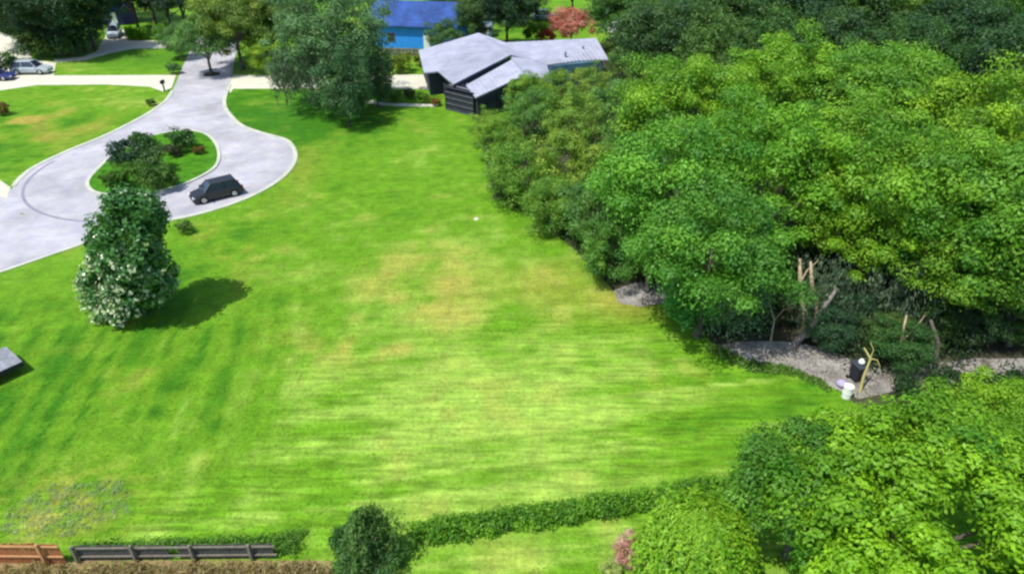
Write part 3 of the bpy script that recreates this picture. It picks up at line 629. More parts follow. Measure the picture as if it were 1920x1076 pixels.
# --- magnolia in front of the island
rs = np.random.RandomState(80)
mx, my = g(268, 590)
e = empty('magnolia_tree', (mx, my, 0), label='tall dense magnolia with glossy leaves and painted whitish blooms in front of the cul-de-sac', cat='tree')
nl = 230; C = []
while len(C) < nl:
    t = rs.rand() ** .9; a0_ = rs.uniform(0, 6.283); z = .45 + 7.7 * t
    rad = 2.15 * math.sin(math.pi * min(1, (t * .80 + .17))) ** .5 * (1 + .22 * math.sin(7 * t + 2 * a0_)) * (1 if t < .8 else 1.0)
    a = a0_; q = rs.uniform(.5, 1.08) ** .5
    C.append((rad * q * math.cos(a) - .75 + 2.1 * t, rad * q * math.sin(a), z))
C = np.array(C); nf = 95; lid = np.repeat(np.arange(nl), nf)
d = rs.normal(size=(len(lid), 3)); d /= np.linalg.norm(d, axis=1)[:, None]
P = C[lid] + d * .62 * rs.uniform(.5, 1.15, (len(lid), 1)); P[:, 2] = np.maximum(P[:, 2], .1)
V = leaves(P, d + np.array([0, 0, .2]), rs, .30, .5, .55)
link('crown', np_mesh('crown', V, 4, tint(len(lid), rs, (.03, .12, .022), (.10, .26, .05), lid, nl)), M_GLOSS, e)
nb = 640; ii = rs.randint(0, len(P), nb * 4); Pb = P[ii]; out = np.hypot(Pb[:, 0], Pb[:, 1]); w_ = (out > 1.5) & (Pb[:, 2] < 6.2) & (Pb[:, 1] < .6) & (rs.rand(len(Pb)) < np.clip(.75 - Pb[:, 0] * .12 - Pb[:, 2] * .08, .06, 1)); Pb = Pb[w_][:nb]
dirs = Pb * np.array([1, 1, 0]); dirs /= np.linalg.norm(dirs, axis=1)[:, None]; Pb = Pb + dirs * .22
k_ = 4; lid = np.repeat(np.arange(len(Pb)), k_)
V = leaves(Pb[lid] + .09 * rs.normal(size=(len(lid), 3)), dirs[lid] + np.array([0, 0, .6]), rs, .24, .6, .6)
link('glints', np_mesh('glints', V, 4, tint(len(lid), rs, (.34, .42, .24), (.72, .76, .55))), M_LEAF, e, kind='stuff')  # painted highlights: pale leaf pieces over the lower-left crown
link('trunk', trunk_mesh('trunk', C, 4.5, .22, 81, 10), M_BARK, e)
tree('bush', 345, 425, .7, 'bush', 'small pale bush right behind the magnolia by the kerb', 'bush', color=(1.1, 1.0, 2))

# --- near trees, bottom right
cm, C, _ = crown('crown', 5.2, 4.9, 3.0, 250, .70, 320, .19, (.04, .17, .008), (.28, .52, .016), 90, asp=.6, jit=.32, low=-.35, squash=.8, bumps=.07)
cm.materials.append(M_LEAF)
bx0 = g(1738, 962, 4.9)
e = empty('near_tree', (*bx0, 0), label='nearest tree, with dense bright green leaf clumps filling the bottom right corner', cat='tree')
link('crown', cm, None, e); link('trunk', trunk_mesh('trunk', C, 4.9, .3, 91, 12), M_BARK, e)
cm, C, _ = crown('crown', 2.9, 3.9, 2.5, 120, .55, 300, .16, (.035, .14, .014), (.16, .36, .03), 92, asp=.6, jit=.34, low=-.4, squash=.8, bumps=.07)
cm.materials.append(M_LEAF); q = g(1510, 930, 3.6)
e = empty('near_tree', (*q, 0), label='darker green tree between the weeping tree and the big bottom right tree', cat='tree')
link('crown', cm, None, e); link('trunk', trunk_mesh('trunk', C, 3.9, .2, 93, 8), M_BARK, e)
tree('oak0', 1880, 800, .48, 'near_tree', 'bright yellow-green tree at the right edge just below the sandy path', 'tree', color=(1.1, 1.05, .8))
# weeping tree: arching stems falling from a dome
rs = np.random.RandomState(95); q = g(1308, 1015, 2.6)
e = empty('weeping_tree', (*q, 0), label='bright lime green weeping tree with drooping fronds, dome-shaped, bottom right of centre', cat='tree')
ns = 900; ang = rs.uniform(0, 6.283, ns); reach = 2.5 * np.sqrt(rs.rand(ns)); top = 3.9 + rs.uniform(-.3, .3, ns)
k_ = 34; lid = np.repeat(np.arange(ns), k_); t = rs.rand(ns * k_)
rr = reach[lid] * (1 - (1 - t) ** 1.8); zz = top[lid] - (reach[lid] / 2.5) ** 2 * 1.1 * t - 1.7 * np.maximum(t - .5, 0) ** 1.2 * (1 + reach[lid] * .6)
P = np.stack([rr * np.cos(ang[lid]), rr * np.sin(ang[lid]), zz], 1) + .06 * rs.normal(size=(len(lid), 3))
nrm = np.stack([np.cos(ang[lid]) * .6, np.sin(ang[lid]) * .6, np.ones(len(lid)) * .9], 1)
V = leaves(P, nrm, rs, .21, .38, .45, .8); V[:, 2] = np.maximum(V[:, 2], .05)
link('crown', np_mesh('crown', V, 4, tint(len(lid), rs, (.09, .27, .006), (.30, .50, .03), lid, ns)), M_LEAF, e)
b = MB(); b.tube([(0, 0, -.1), (.1, 0, 1.5), (0, .1, 3.6)], [.18, .14, .06], 8)
for i in range(10):
    a = i * .63; b.tube([(0, 0, 2.2), (.9 * math.cos(a), .9 * math.sin(a), 3.5), (1.9 * math.cos(a), 1.9 * math.sin(a), 2.9)], [.06, .04, .015], 5)
b.build('trunk', M_BARK, e, smooth=True)
tree('pinkbush', 1188, 1030, .3, 'flowering_bush', 'dusty pink flowering bush left of the weeping tree at the bottom', 'bush', color=(.95, 1.3, 1.4))
tree('bush', 1145, 1068, .45, 'flowering_bush', 'small bush with pale yellow flowers at the bottom edge beside the pink bush', 'bush', color=(4, 2.3, 8))

# palm-like dark tree at the bottom centre
q = g(690, 995, 1.8); e = empty('shaggy_shrub', (*q, 0), label='dark green shaggy shrub with drooping strands where the grey fence meets the hedge', cat='shrub')
rs = np.random.RandomState(97); ns = 380; ang = rs.uniform(0, 6.283, ns); reach = 1.2 * rs.uniform(.15, 1.0, ns) ** .7 * (1 + .6 * np.sin(3 * ang + 1)); top = 1.85 + .5 * np.sin(2 * ang + .6) + rs.uniform(-1.3, .9, ns)
k_ = 26; lid = np.repeat(np.arange(ns), k_); t = rs.rand(ns * k_)
rr = reach[lid] * (1 - (1 - t) ** 1.6); zz = np.maximum(top[lid] + .35 * t - 1.9 * t ** 2.2 * (.5 + reach[lid] * .5), .05)
P = np.stack([rr * np.cos(ang[lid]) + .1 * np.sin(lid * 1.7), rr * np.sin(ang[lid]), zz], 1) + .07 * rs.normal(size=(len(lid), 3))
V = leaves(P, np.stack([np.cos(ang[lid]) * .5, np.sin(ang[lid]) * .5, np.ones(len(lid)) * .6], 1), rs, .24, .24, .55, .7); V[:, 2] = np.maximum(V[:, 2], .04)
link('foliage', np_mesh('foliage', V, 4, tint(len(lid), rs, (.03, .10, .022), (.15, .28, .05), lid, ns)), M_LEAF, e)
b = MB(); rnd = random.Random(97)
for i in range(7):
    a = i * .9; b.tube([(.05 * math.cos(a), .05 * math.sin(a), -.1), (.3 * math.cos(a), .3 * math.sin(a), 1.2), (.75 * math.cos(a), .75 * math.sin(a), 2.2)], [.08, .055, .015], 6)
b.build('trunk', M_BARK, e, smooth=True)
tree('bush1', 640, 1012, .65, 'bush', 'dark bush left of the shaggy shrub, spilling over the fence end', 'bush', color=(1.1, 1.3, .8))
tree('bush1', 725, 1050, .8, 'bush', 'grey-green bush at the foot of the shaggy shrub, at the bottom edge', 'bush', color=(1.3, 1.3, 1))
tree('bush1', 655, 1050, .7, 'bush', 'dark low bush at the bottom edge left below the shaggy shrub', 'bush', color=(1.1, 1.2, 1))
hedge('hedge', g(762, 1010), g(1445, 908), 1.0, .62, 30000, .14, (.045, .16, .012), (.19, .42, .02), 98, 'long green boundary hedge from the shaggy shrub to the bottom right trees', asp=.5)

# ------------------------------------------------------------ fences
def fence(A, B, z_top, bw, bm, rm, label, rails, post_every=2.4, gap=.02, lean=0, seed=1, missing=()):
    rnd = random.Random(seed); A = Vector(A); B = Vector(B); L_ = (B - A).length; rz = math.atan2(B.y - A.y, B.x - A.x)
    e = empty('wood_fence', (A.x, A.y, 0), rz, label=label, cat='fence')
    protos = []
    for k in range(4):
        b = MB(); b.box((0, 0, z_top / 2 + rnd.uniform(-.03, .03)), (bw - gap, .022, z_top), ry=0)
        protos.append(b.mesh('board'))
        protos[-1].materials.append(bm)
    n = int(L_ / bw)
    for i in range(n):
        if i in missing: continue
        o = link('board', protos[rnd.randrange(4)], None, e); o.location = ((i + .5) * bw, rnd.uniform(-.008, .008), rnd.uniform(-.06, .03)); o.rotation_euler = (rnd.uniform(-.02, .02), rnd.uniform(-.012, .012), 0)
    for z in rails:
        MB().box((L_ / 2, -.055, z), (L_, .045, .09)).build('rail', rm, e)
    k = 0
    while k * post_every <= L_ + .1:
        MB().box((min(k * post_every, L_), -.125, z_top / 2 + .04), (.095, .095, z_top + .08)).build('post', rm, e); k += 1
    return e
fence(g(-230, 1052), g(128, 1056), 1.25, .14, M_FENCE_O, M_RAIL_O, 'orange-brown wooden fence with two tan rails in the bottom left corner', (.5, 1.12), seed=3)
fence(g(150, 1050), g(522, 1046), 0.95, .14, M_FENCE_G, M_RAIL_G, 'weathered dark grey wooden fence between the orange-brown fence and the shaggy shrub', (.3, .82), seed=4, missing=(27, 28, 29))
# weeds by the fence
scatter('fence_weeds', [(140, 1040), (560, 1040), (575, 998), (480, 1012), (330, 1018), (250, 1022), (150, 1026)], 6000, (-.1, .2), .12, (.04, .14, .012), (.15, .32, .03), 101, 'green weeds growing against the grey fence', 'weeds', clump=14, cr=.3)
scatter('pale_weeds', [(0, 1000), (120, 1008), (250, 960), (230, 900), (100, 905), (20, 950)], 3200, (-.10, .0), .12, (.13, .24, .06), (.42, .46, .26), 102, 'pale dry weeds heaped behind the orange-brown fence', 'weeds', clump=7, cr=.16, asp=.3)
scatter('dry_grass', [(0, 1068), (620, 1062), (640, 1130), (0, 1130)], 11000, (0, .15), .26, (.16, .14, .04), (.46, .36, .17), 103, 'tall dry tan grass along the near side of the fences', 'grass', clump=12, cr=.3, asp=.16)

# ------------------------------------------------------------ lawn grass tufts
rs = np.random.RandomState(110); n = 45000
yy = 16 + 62 * rs.rand(n) ** 1.6; xx = rs.uniform(-1, 1, n) * (6 + yy * .82)
keep = (np.hypot(xx - CC.x, yy - CC.y) > CR + .5) & ~((xx < -31) & (yy < 52) & (yy > 36) & (xx < -31)) & ~((yy > 72) & (xx < -29)) & ~((yy > 58) & (xx > -3))
fx = np.array([g(*p) for p in [(915, 372), (1000, 408), (1095, 490), (1150, 545), (1290, 585), (1345, 660), (1590, 735), (2200, 745)]])
lim = np.interp(xx, fx[:, 0], fx[:, 1], left=200); keep &= yy < lim
keep &= (xx < -20) | (yy < 72) | True
xx, yy = xx[keep], yy[keep]; n = len(xx)
P = np.stack([xx, yy, np.full(n, .014)], 1)
V = leaves(P, np.array([0, 0, .6]) + np.zeros((n, 3)), rs, .14, .4, .07); V[:, 2] = np.maximum(V[:, 2], .005)
gc = grass_col(xx, yy) * (1 + .22 * rs.uniform(-1, 1, (n, 1)))
link('lawn_grass', np_mesh('lawn_grass', V, 4, np.repeat(gc, 4, 0)), leaf_mat('grass_blades', .9, .1, 0.0), label='short mown grass blades and clover covering the open lawn', cat='grass', kind='stuff')
mb = MB(); mb.cyl((0, 0, 0), (0, 0, .05), .2, .18, 14); mb.cyl((0, 0, .05), (0, 0, .075), .14, .13, 14)
o = mb.build('utility_cover', M_CREAM, label='small round pale utility cover in the lawn left of the shrub fringe', cat='cover'); o.location = (*g(893, 411), 0)

# ------------------------------------------------------------ grey-roofed house
hx, hy = g(950, 150, 0)
HE = empty('grey_roof_house', (hx, hy, 0), label='low house with pale grey metal roofs beside the woodland', cat='house')
def rel(p): return Vector((p[0] - hx, p[1] - hy, p[2]))
def roof(pts, name='roof', th=.16, m=M_ROOF, seams=None):
    return MB().slab([rel(p) for p in pts], th).build(name, m, HE)
EV, RG = 2.9, 4.5
A_, B_, C_, D_, E1, E2 = g3(785, 95, EV), g3(897, 62, RG), g3(957, 103, RG), g3(850, 158, EV + .1), g3(822, 134, EV), g3(795, 137, EV)
r1 = roof([A_, E2, E1, D_, C_, B_])
# far slope and right side of the first ridge
Bb = g3(940, 74, RG - .8)
r2 = roof([B_ + Vector((.02, 0, 0)), C_ + Vector((.02, .02, 0)), g3(1000, 112, 3.6), g3(948, 80, 4.15)])
r3 = roof([g3(948, 80, 4.2), g3(1000, 112, 3.64), g3(1025, 122, 3.0), g3(1090, 113, 3.0), g3(1141, 112, 3.0), g3(1118, 72, 4.2)])
R4 = [g3(874, 160, 2.78), g3(892, 183, 2.45), g3(984, 141, 3.65), g3(960, 112, 4.15)]
r4 = roof(R4)
r5 = roof([g3(957, 104, 4.3), g3(961, 112, 4.13), g3(985, 141, 3.63), g3(1035, 156, 2.8), g3(1026, 123, 3.02), g3(999, 112, 3.66)])
# seams on the roof panels: raised ribs parallel to the fall
def ribs(a, b, c, d, n, parent):
    for i in range(1, n):
        t = i / n; p = a.lerp(b, t); q = d.lerp(c, t)
        mb = MB(); mb.tube([rel(p) + Vector((0, 0, .015)), rel(q) + Vector((0, 0, .015))], [.035, .035], 4); mb.build('seam', M_ROOF, parent)
ribs(D_, A_, B_, C_, 22, r1)
ribs(g3(1025, 122, 3.02), g3(1141, 112, 3.02), g3(1118, 72, 4.22), g3(960, 79, 4.2), 16, r3)
ribs(R4[0], R4[3], R4[2], R4[1], 12, r4)
def walls(pts, z1, m, inset=.5, name='wall'):
    c = sum((Vector(p[:2]) for p in pts), Vector((0, 0))) / len(pts)
    q = [Vector(p[:2]) + (c - Vector(p[:2])).normalized() * inset for p in pts]
    return MB().prism([(p.x - hx, p.y - hy) for p in q], 0, z1).build(name, m, HE)
walls([A_, E2, E1, D_, C_, B_], 2.72, M_WALLD, .8)
w3 = walls([g3(950, 82, 4.1), g3(1000, 114, 3.5), g3(1030, 124, 3.0), g3(1141, 112, 3.0), g3(1118, 72, 4.2)], 2.80, M_TEAL, .7)
c4 = sum(R4, Vector((0, 0, 0))) / 4; W4 = [p.lerp(c4, .09) for p in R4]
MB().add([(p.x - hx, p.y - hy, 0) for p in W4] + [(p.x - hx, p.y - hy, p.z - .17) for p in W4], [(0, 1, 5, 4), (1, 2, 6, 5), (2, 3, 7, 6), (3, 0, 4, 7), (4, 5, 6, 7)]).build('wall', M_WALLD, HE)
W5 = [g3(985, 141, 3.63), g3(1035, 156, 2.8), g3(1026, 123, 3.02), g3(961, 112, 4.13)]; c5 = sum(W5, Vector((0, 0, 0))) / 4; W5 = [p.lerp(c5, .12) for p in W5]
MB().add([(p.x - hx, p.y - hy, 0) for p in W5] + [(p.x - hx, p.y - hy, p.z - .2) for p in W5], [(0, 1, 5, 4), (1, 2, 6, 5), (2, 3, 7, 6), (3, 0, 4, 7), (4, 5, 6, 7)]).build('wall', M_WALLD, HE)
# clerestory strip between upper and lower roof, its shade painted as dark wall
cl = MB(); a, b_ = rel(D_), rel(C_)
dn = Vector((b_.y - a.y, -(b_.x - a.x), 0)).normalized()
cl.add([a + dn * .03 + Vector((0, 0, -.17)), b_ + dn * .03 + Vector((0, 0, -.17)), b_ + dn * .03 + Vector((0, 0, -1.5)), a + dn * .03 + Vector((0, 0, -1.0))], [(0, 1, 2, 3)])
cl.build('gable_wall', M_WALLD, HE)
# windows along the camera-facing walls
def wall_windows(P, Q, n, z0, z1, w, off=.04):
    P = rel(P); Q = rel(Q); d = (Q - P); L_ = d.length; d.normalize(); nn = Vector((d.y, -d.x, 0)); rz = math.atan2(d.y, d.x)
    for i in range(n):
        c = P + d * L_ * (i + .5) / n + nn * off; c.z = (z0 + z1) / 2
        fr = MB().box(c, (w, .08, z1 - z0), rz).build('window', M_WALLD, HE)
        MB().box(c + nn * .05, (w - .16, .02, z1 - z0 - .16), rz).build('pane', M_GLASS, fr)
def inset_pt(pts, i, ins):
    c = sum((Vector(p[:2]) for p in pts), Vector((0, 0))) / len(pts); p = Vector(pts[i][:2]); p = p + (c - p).normalized() * ins
    return Vector((p.x, p.y, 0))
wall_windows(W4[1], W4[2], 5, .5, 2.1, 1.5)
pp = [g3(950, 82, 4.1), g3(1000, 114, 3.5), g3(1030, 124, 3.0), g3(1141, 112, 3.0), g3(1118, 72, 4.2)]
wall_windows(inset_pt(pp, 2, .7), inset_pt(pp, 3, .7), 3, .7, 2.2, 1.4)
# chimney-like vents on the right roof
for u, v in ((1093, 93), (1060, 104)):
    c = rel(g3(u, v, 3.6)); MB().cyl(c + Vector((0, 0, -.3)), c + Vector((0, 0, .35)), .12, .12, 8).cyl(c + Vector((0, 0, .35)), c + Vector((0, 0, .42)), .2, .14, 8).build('roof_vent', M_GREY, r3)
# dark screened porch at the near corner
q = g(862, 212); PE = empty('screened_porch', (*q, 0), math.atan2(5.1, 6.3) * 0 + math.radians(52), label='dark screened porch frame at the near left corner of the grey-roofed house', cat='porch')
W_, D2, Z_ = 4.6, 4.2, 2.5
pts = [(x, y) for x in (0, W_ / 2, W_) for y in (-D2 / 2, D2 / 2)]
for x, y in pts: MB().box((x, y, Z_ / 2), (.1, .1, Z_)).build('post', M_DARK, PE)
for y in (-D2 / 2, D2 / 2): MB().box((W_ / 2, y, Z_ + .04), (W_ + .1, .12, .08)).build('beam', M_DARK, PE)
for i in range(7): MB().box((W_ * i / 6, 0, Z_ + .13), (.11, D2 + .2, .1)).build('roof_beam', M_GREY if i % 2 else M_WALLD, PE)
M_RAILM = mat('porch_rail', (.10, .11, .14), .7, .2, 2)
M_SCREEN = mat('insect_screen', (.03, .033, .045), .7, .3, 2)
MB().box((W_ / 2, 0, Z_ - .03), (W_ - .1, D2 - .1, .02)).build('roof_screen', M_SCREEN, PE)
for y in (-D2 / 2, D2 / 2):
    for k in (0, 1): MB().box((W_ / 4 + k * W_ / 2, y, 1.2), (W_ / 2 - .12, .02, 2.2)).build('wall_screen', M_SCREEN, PE)
MB().box((0, 0, 1.2), (.02, D2 - .12, 2.2)).build('wall_screen', M_SCREEN, PE)
for z in (.12, .8, 1.45, 2.05):
    MB().box((-.06, 0, z), (.07, D2, .10)).build('rail', M_RAILM, PE)
    MB().box((W_ / 2, -D2 / 2 - .06, z), (W_, .07, .12)).build('rail', M_WALLD, PE)

# ------------------------------------------------------------ other houses
def simple_house(name, c, rz, w, d, h, rise, wm, rm, label, windows=3, wz=(.9, 2.2), over=.5, far_rm=None):
    e = empty(name, (c[0], c[1], 0), rz, label=label, cat='house')
    MB().prism([(-w / 2, -d / 2), (w / 2, -d / 2), (w / 2, d / 2), (-w / 2, d / 2)], 0, h).build('wall', wm, e)
    for s_, m_ in ((-1, rm), (1, far_rm or rm)):
        MB().slab([Vector((-w / 2 - over, s_ * (d / 2 + over), h - .05)), Vector((w / 2 + over, s_ * (d / 2 + over), h - .05)), Vector((w / 2 + over, s_ * .002, h + rise)), Vector((-w / 2 - over, s_ * .002, h + rise))], .15).build('roof', m_, e)
    for s_ in (-1, 1):
        MB().add([(s_ * w / 2, -d / 2, h), (s_ * w / 2, d / 2, h), (s_ * w / 2, 0, h + rise - .16)], [(0, 1, 2)]).build('gable', wm, e)
    for i in range(windows):
        x = -w / 2 + w * (i + .5) / windows
        f = MB().box((x, -d / 2 - .03, sum(wz) / 2), (1.3, .07, wz[1] - wz[0])).build('window', M_GREY, e)
        MB().box((x, -d / 2 - .075, sum(wz) / 2), (1.12, .02, wz[1] - wz[0] - .18)).build('pane', M_GLASS, f)
    MB().box((w * .17, -d / 2 - .03, 1.02), (.95, .06, 2.04)).build('door', M_WHITE, e)
    return e
simple_house('blue_house', (g(782, 93)[0], g(782, 93)[1] + 5.5), math.radians(-8), 13, 10, 3.3, 2.6, M_BLUEW, M_NAVY, 'bright blue house with a dark navy roof at the top of the photo', 2, far_rm=M_LAV)
fence(g(716, 104), g(790, 106), 1.1, .5, mat('rosy_wood', (.22, .17, .17), .9, .3, 3), M_RAIL_G, 'low rosy grey fence in front of the bright blue house', (.4, .9), gap=.05, seed=9)
simple_house('garden_shed', g(908, 68), math.radians(-5), 2.6, 2.4, 1.8, .6, mat('blue_grey_wall', (.12, .2, .3), .7, .1), mat('blue_grey_roof', (.16, .24, .32), .7, .1), 'small blue-grey shed behind the peak of the grey roof', 1, (.9, 1.5), .2)
simple_house('mauve_house', (g(-20, 52)[0], g(-20, 52)[1] + 5), math.radians(6), 11, 9, 3.2, 2.3, M_MAUVE, mat('mauve_roof', (.36, .27, .42), .7, .1, 1), 'mauve house cut by the top left corner', 3)
simple_house('navy_carport', g(222, 42), 0, 4.6, 5, 2.6, .7, mat('navy_wall', (.03, .035, .12), .7, .1), M_NAVY, 'small navy building behind the pale blue car at the top left', 1, (.9, 1.6), .3)
simple_house('cream_shed', g(1195, 108), math.radians(15), 3.0, 2.4, 1.7, .5, M_CREAM, M_CREAM, 'cream coloured shed half hidden in shrubs right of the grey roof', 1, (.8, 1.4), .15)

# ------------------------------------------------------------ cars
def car(loc, rz, paint, kind, label, name='parked_car', group=None, L_=4.7, W_=1.85):
    e = empty(name, (*loc, 0.02), rz, label=label, cat='car', group=group)
    m = paint; hw = W_ / 2; suv = kind != 'sedan'
    zb, zh, zr = .28, (.95 if suv else .82), (1.72 if suv else 1.42)
    # lower body: sections along x, front at +x
    xs = [-L_ / 2, -L_ / 2 + .12, -L_ / 2 + .5, -.3 * L_, 0, .25 * L_, L_ / 2 - .5, L_ / 2 - .12, L_ / 2]
    tops = [zh - .18, zh - .02, zh + .03, zh + .05, zh + .04, zh, zh - .08, zh - .18, zh - .35]
    wid = [.84, .93, .98, 1, 1, 1, .97, .9, .78]
    b = MB(); n = 8
    for x, t, w in zip(xs, tops, wid):
        ww = hw * w
        b.v += [(x, -ww * .92, zb), (x, -ww, zb + .18), (x, -ww, t - .18), (x, -ww * .9, t), (x, ww * .9, t), (x, ww, t - .18), (x, ww, zb + .18), (x, ww * .92, zb)]
    for i in range(len(xs) - 1):
        for j in range(n): b.f.append((i * n + j, i * n + (j + 1) % n, (i + 1) * n + (j + 1) % n, (i + 1) * n + j))
    b.f += [tuple(range(n)), tuple((len(xs) - 1) * n + j for j in range(n - 1, -1, -1))]
    b.build('body', m, e, smooth=False)
    # glasshouse and roof
    if kind == 'pickup': x0, x1, x2, x3 = -.35, -.15, .6, 1.15
    elif suv: x0, x1, x2, x3 = -L_ / 2 + .2, -L_ / 2 + .55, .45, 1.15
    else: x0, x1, x2, x3 = -L_ / 2 + .75, -.95, .25, 1.05
    zt = zh + .03; gb = MB(); a = hw * .88; c = hw * .70
    gb.add([(x0, -a, zt), (x3, -a, zt), (x3, a, zt), (x0, a, zt), (x1, -c, zr - .05), (x2, -c, zr - .05), (x2, c, zr - .05), (x1, c, zr - .05)],
           [(0, 1, 5, 4), (1, 2, 6, 5), (2, 3, 7, 6), (3, 0, 4, 7), (4, 5, 6, 7), (3, 2, 1, 0)])
    gb.build('window', M_GLASS, e)
    MB().add([(x1 - .06, -c - .03, zr - .06), (x2 + .04, -c - .03, zr - .06), (x2 + .04, c + .03, zr - .06), (x1 - .06, c + .03, zr - .06), (x1, -c * .85, zr + .02), (x2 - .05, -c * .85, zr), (x2 - .05, c * .85, zr), (x1, c * .85, zr + .02)],
             [(0, 1, 5, 4), (1, 2, 6, 5), (2, 3, 7, 6), (3, 0, 4, 7), (4, 5, 6, 7), (3, 2, 1, 0)]).build('roof', m, e)
    pil = MB()
    for s_ in (-1, 1):
        pil.tube([(x0, s_ * a, zt), (x1, s_ * c, zr - .04)], [.05, .05], 5).tube([(x3, s_ * a, zt), (x2, s_ * c, zr - .04)], [.045, .045], 5).tube([((x1 + x2) / 2, s_ * (a + .01), zt), ((x1 + x2) / 2, s_ * (c + .01), zr - .04)], [.045, .045], 5)
    pil.build('pillars', m, e)
    R = .37 if suv else .33; first = None
    for sx in (-1, 1):
        for sy in (-1, 1):
            w = empty('wheel', (sx * L_ * .30, sy * (hw - .1), R)); w.parent = e
            MB().cyl((0, -.12, 0), (0, .12, 0), R, R, 18).build('tyre', M_TYRE, w)
            MB().cyl((0, sy * .11, 0), (0, sy * .135, 0), R * .62, R * .55, 14).build('rim', M_RIM, w)
    for s_ in (-1, 1):
        MB().box((L_ / 2 - .13, s_ * hw * .66, zh - .28), (.22, .34, .13), rz=-s_ * .25).build('headlight', M_LAMP, e)
        MB().box((-L_ / 2 + .06, s_ * hw * .72, zh - .16), (.12, .22, .26)).build('taillight', M_TAIL, e)
        MB().box((x3 - .15, s_ * (hw + .08), zt + .1), (.12, .2, .13)).build('mirror', m, e)
    if kind == 'pickup':
        MB().box((-1.45, 0, zh + .02), (1.75, W_ * .78, .1)).build('bed', M_DARK, e)
    return e
def paint(name, c, r=.22): 
    m = mat(name, c, r, .04, 1, spec=.7); m.node_tree.nodes['Principled BSDF'].inputs['Coat Weight'].default_value = .25; return m
car(g(408, 370), math.radians(36 + 180), paint('black_paint', (.002, .0024, .006), .5), 'suv', 'black sport utility car stopped on the cul-de-sac', L_=4.2, W_=1.74).scale.z = .9
car(g(62, 138), math.radians(2), paint('silver_paint', (.38, .44, .47)), 'suv', 'silver grey car on the forecourt at the left, beside the cross street', L_=4.9)
car((g(2, 150)[0] - .6, g(2, 150)[1]), math.radians(5), paint('navy_paint', (.03, .04, .16)), 'sedan', 'dark blue car cut by the left edge below the silver one')
car(g(216, 68), math.radians(-70), paint('pale_blue_paint', (.5, .6, .68)), 'suv', 'pale blue car parked nose out on the upper driveway pad')
car(g(1022, 38), math.radians(10), paint('blue_grey_paint', (.28, .33, .42)), 'suv', 'blue-grey car beyond the garden left of the pink flowering tree')
car(g(1166, 62), math.radians(20), paint('white_paint_gloss', (.8, .8, .8)), 'suv', 'white car among the trees behind the end of the grey roof')

# ------------------------------------------------------------ small things
q = g(309, 172); e = empty('mailbox', (*q, 0), label='black mailbox on a post at the corner of the cross street and the road', cat='mailbox')
MB().box((0, 0, .5), (.14, .14, 1.0)).build('post', M_DARK, e)
mb = MB(); mb.box((0, 0, 1.12), (.34, .62, .26)); mb.cyl((0, -.31, 1.25), (0, .31, 1.25), .17, .17, 12); mb.build('box', M_DARK, e)
MB().box((.2, .1, 1.3), (.02, .16, .1)).build('flag', M_TAIL, e)
tree('bush', 325, 128, 1.0, 'bush', 'small pale plant at the road corner just above the cross street', 'bush', color=(1.0, 1.1, 4))
tree('bush', 283, 192, .55, 'bush', 'tiny dark green plant on the lawn left of the road', 'bush', color=(.4, .6, .8))
tree('bush', 2, 205, .9, 'bush', 'small brown bush at the left edge of the yellowed lawn', 'bush', color=(1.3, .3, .6))
# flat trailer at the left edge
q = g(-26, 712); e = empty('utility_trailer', (*q, 0), math.radians(52), label='grey flat-topped utility trailer with a black side, cut by the left edge', cat='trailer')
for i in range(9):
    o = MB().box((0, -1.0 + .25 * i, .78), (3.4, .235, .05)).build('plank', M_GREY, e)
MB().box((0, 0, .62), (3.4, 2.24, .26)).build('frame', M_DARK, e)
for s_ in (-1, 1):
    w = empty('wheel', (0, s_ * 1.0, .3)); w.parent = e
    MB().cyl((0, -.1, 0), (0, .1, 0), .3, .3, 16).build('tyre', M_TYRE, w); MB().cyl((0, s_ * .1, 0), (0, s_ * .12, 0), .17, .15, 12).build('rim', M_RIM, w)
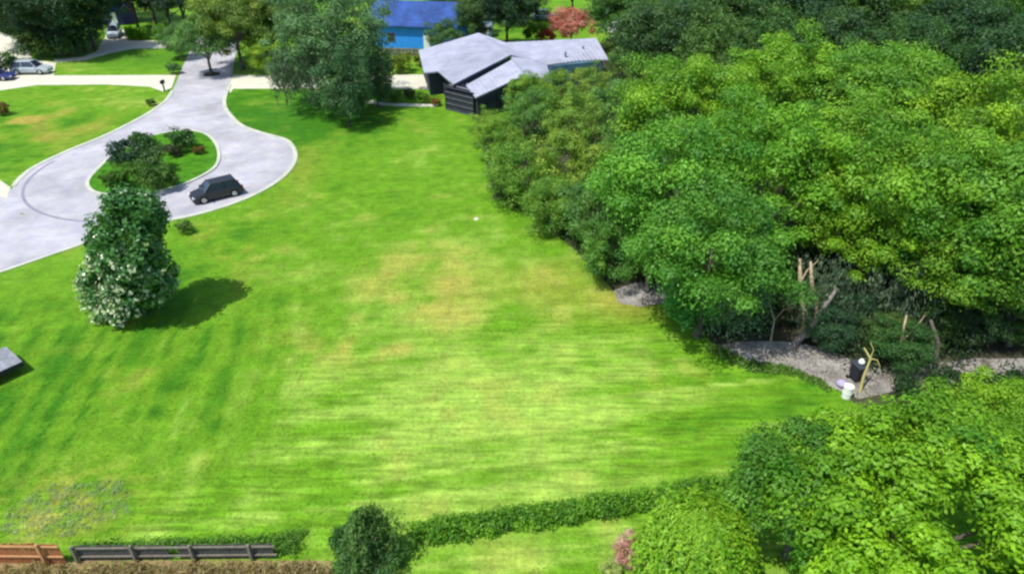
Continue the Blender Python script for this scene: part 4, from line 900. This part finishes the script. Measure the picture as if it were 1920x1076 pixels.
# things by the sandy path
q = g(1603, 712); e = empty('wheeled_bin', (*q, 0), math.radians(20), label='black wheeled bin with a white bag on top beside the sandy path', cat='bin')
b = MB(); b.add([(-.22, -.26, .06), (.22, -.26, .06), (.22, .26, .06), (-.22, .26, .06), (-.3, -.34, 1.05), (.3, -.34, 1.05), (.3, .34, 1.05), (-.3, .34, 1.05)], [(0, 1, 5, 4), (1, 2, 6, 5), (2, 3, 7, 6), (3, 0, 4, 7), (4, 5, 6, 7), (3, 2, 1, 0)]); b.build('bin_body', M_DARK, e)
MB().box((0, -.02, 1.1), (.66, .76, .07), rx=.06).build('lid', M_WALLD, e)
for s_ in (-1, 1): MB().cyl((s_ * .27, .3, .1), (s_ * .33, .3, .1), .1, .1, 12).build('wheel', M_TYRE, e)
def bag(name, loc, r, h, m, **k):
    rs = random.Random(3); b = MB(); n = 14; rows = 8
    for i in range(rows + 1):
        t = i / rows; rad = r * math.sin(math.pi * (.12 + .83 * t)) ** .6
        for j in range(n):
            a = 6.283 * j / n; q_ = rad * (1 + .16 * rs.uniform(-1, 1)); b.v.append((q_ * math.cos(a), q_ * math.sin(a), h * t))
    for i in range(rows):
        for j in range(n): b.f.append((i * n + j, i * n + (j + 1) % n, (i + 1) * n + (j + 1) % n, (i + 1) * n + j))
    b.f += [tuple(range(n - 1, -1, -1)), tuple(rows * n + j for j in range(n))]
    o = b.build(name, m, smooth=True, **k); o.location = loc; return o
bag('white_bag', (q[0] + .05, q[1], 1.12), .17, .36, M_WHITE, label='crumpled white bag lying on the black bin', cat='bag')
q = g(1586, 744); e = empty('white_drum', (*q, 0), label='bright white drum at the end of the sandy path above the bottom right tree', cat='drum')
MB().cyl((0, 0, 0), (0, 0, .72), .24, .25, 18).build('drum_body', M_WHITE, e, smooth=False); MB().cyl((0, 0, .72), (0, 0, .77), .265, .26, 18).build('lid', M_WHITE, e); MB().cyl((0, 0, .35), (0, 0, .38), .262, .262, 18).build('hoop', M_WHITE, e)
bag('lavender_sack', (*g(1578, 722), .02), .32, .3, mat('lavender_cloth', (.36, .32, .46), .8, .1), label='lavender grey sack lying right behind the white drum', cat='sack')
snag(up(1612, 735, 0, (1620, 705, .9), (1632, 672, 1.9), (1620, 652, 2.5)), [.09, .08, .07, .04], 'yellow leaning bare stem right of the black bin', mat('yellow_bark', (.40, .36, .13), .9, .2, 3), 'bare_sapling', branches=[up(1632, 672, 1.9, (1645, 675, 2.0), (1650, 688, 1.8)), up(1632, 672, 1.9, (1638, 655, 2.4), (1632, 642, 2.8))])
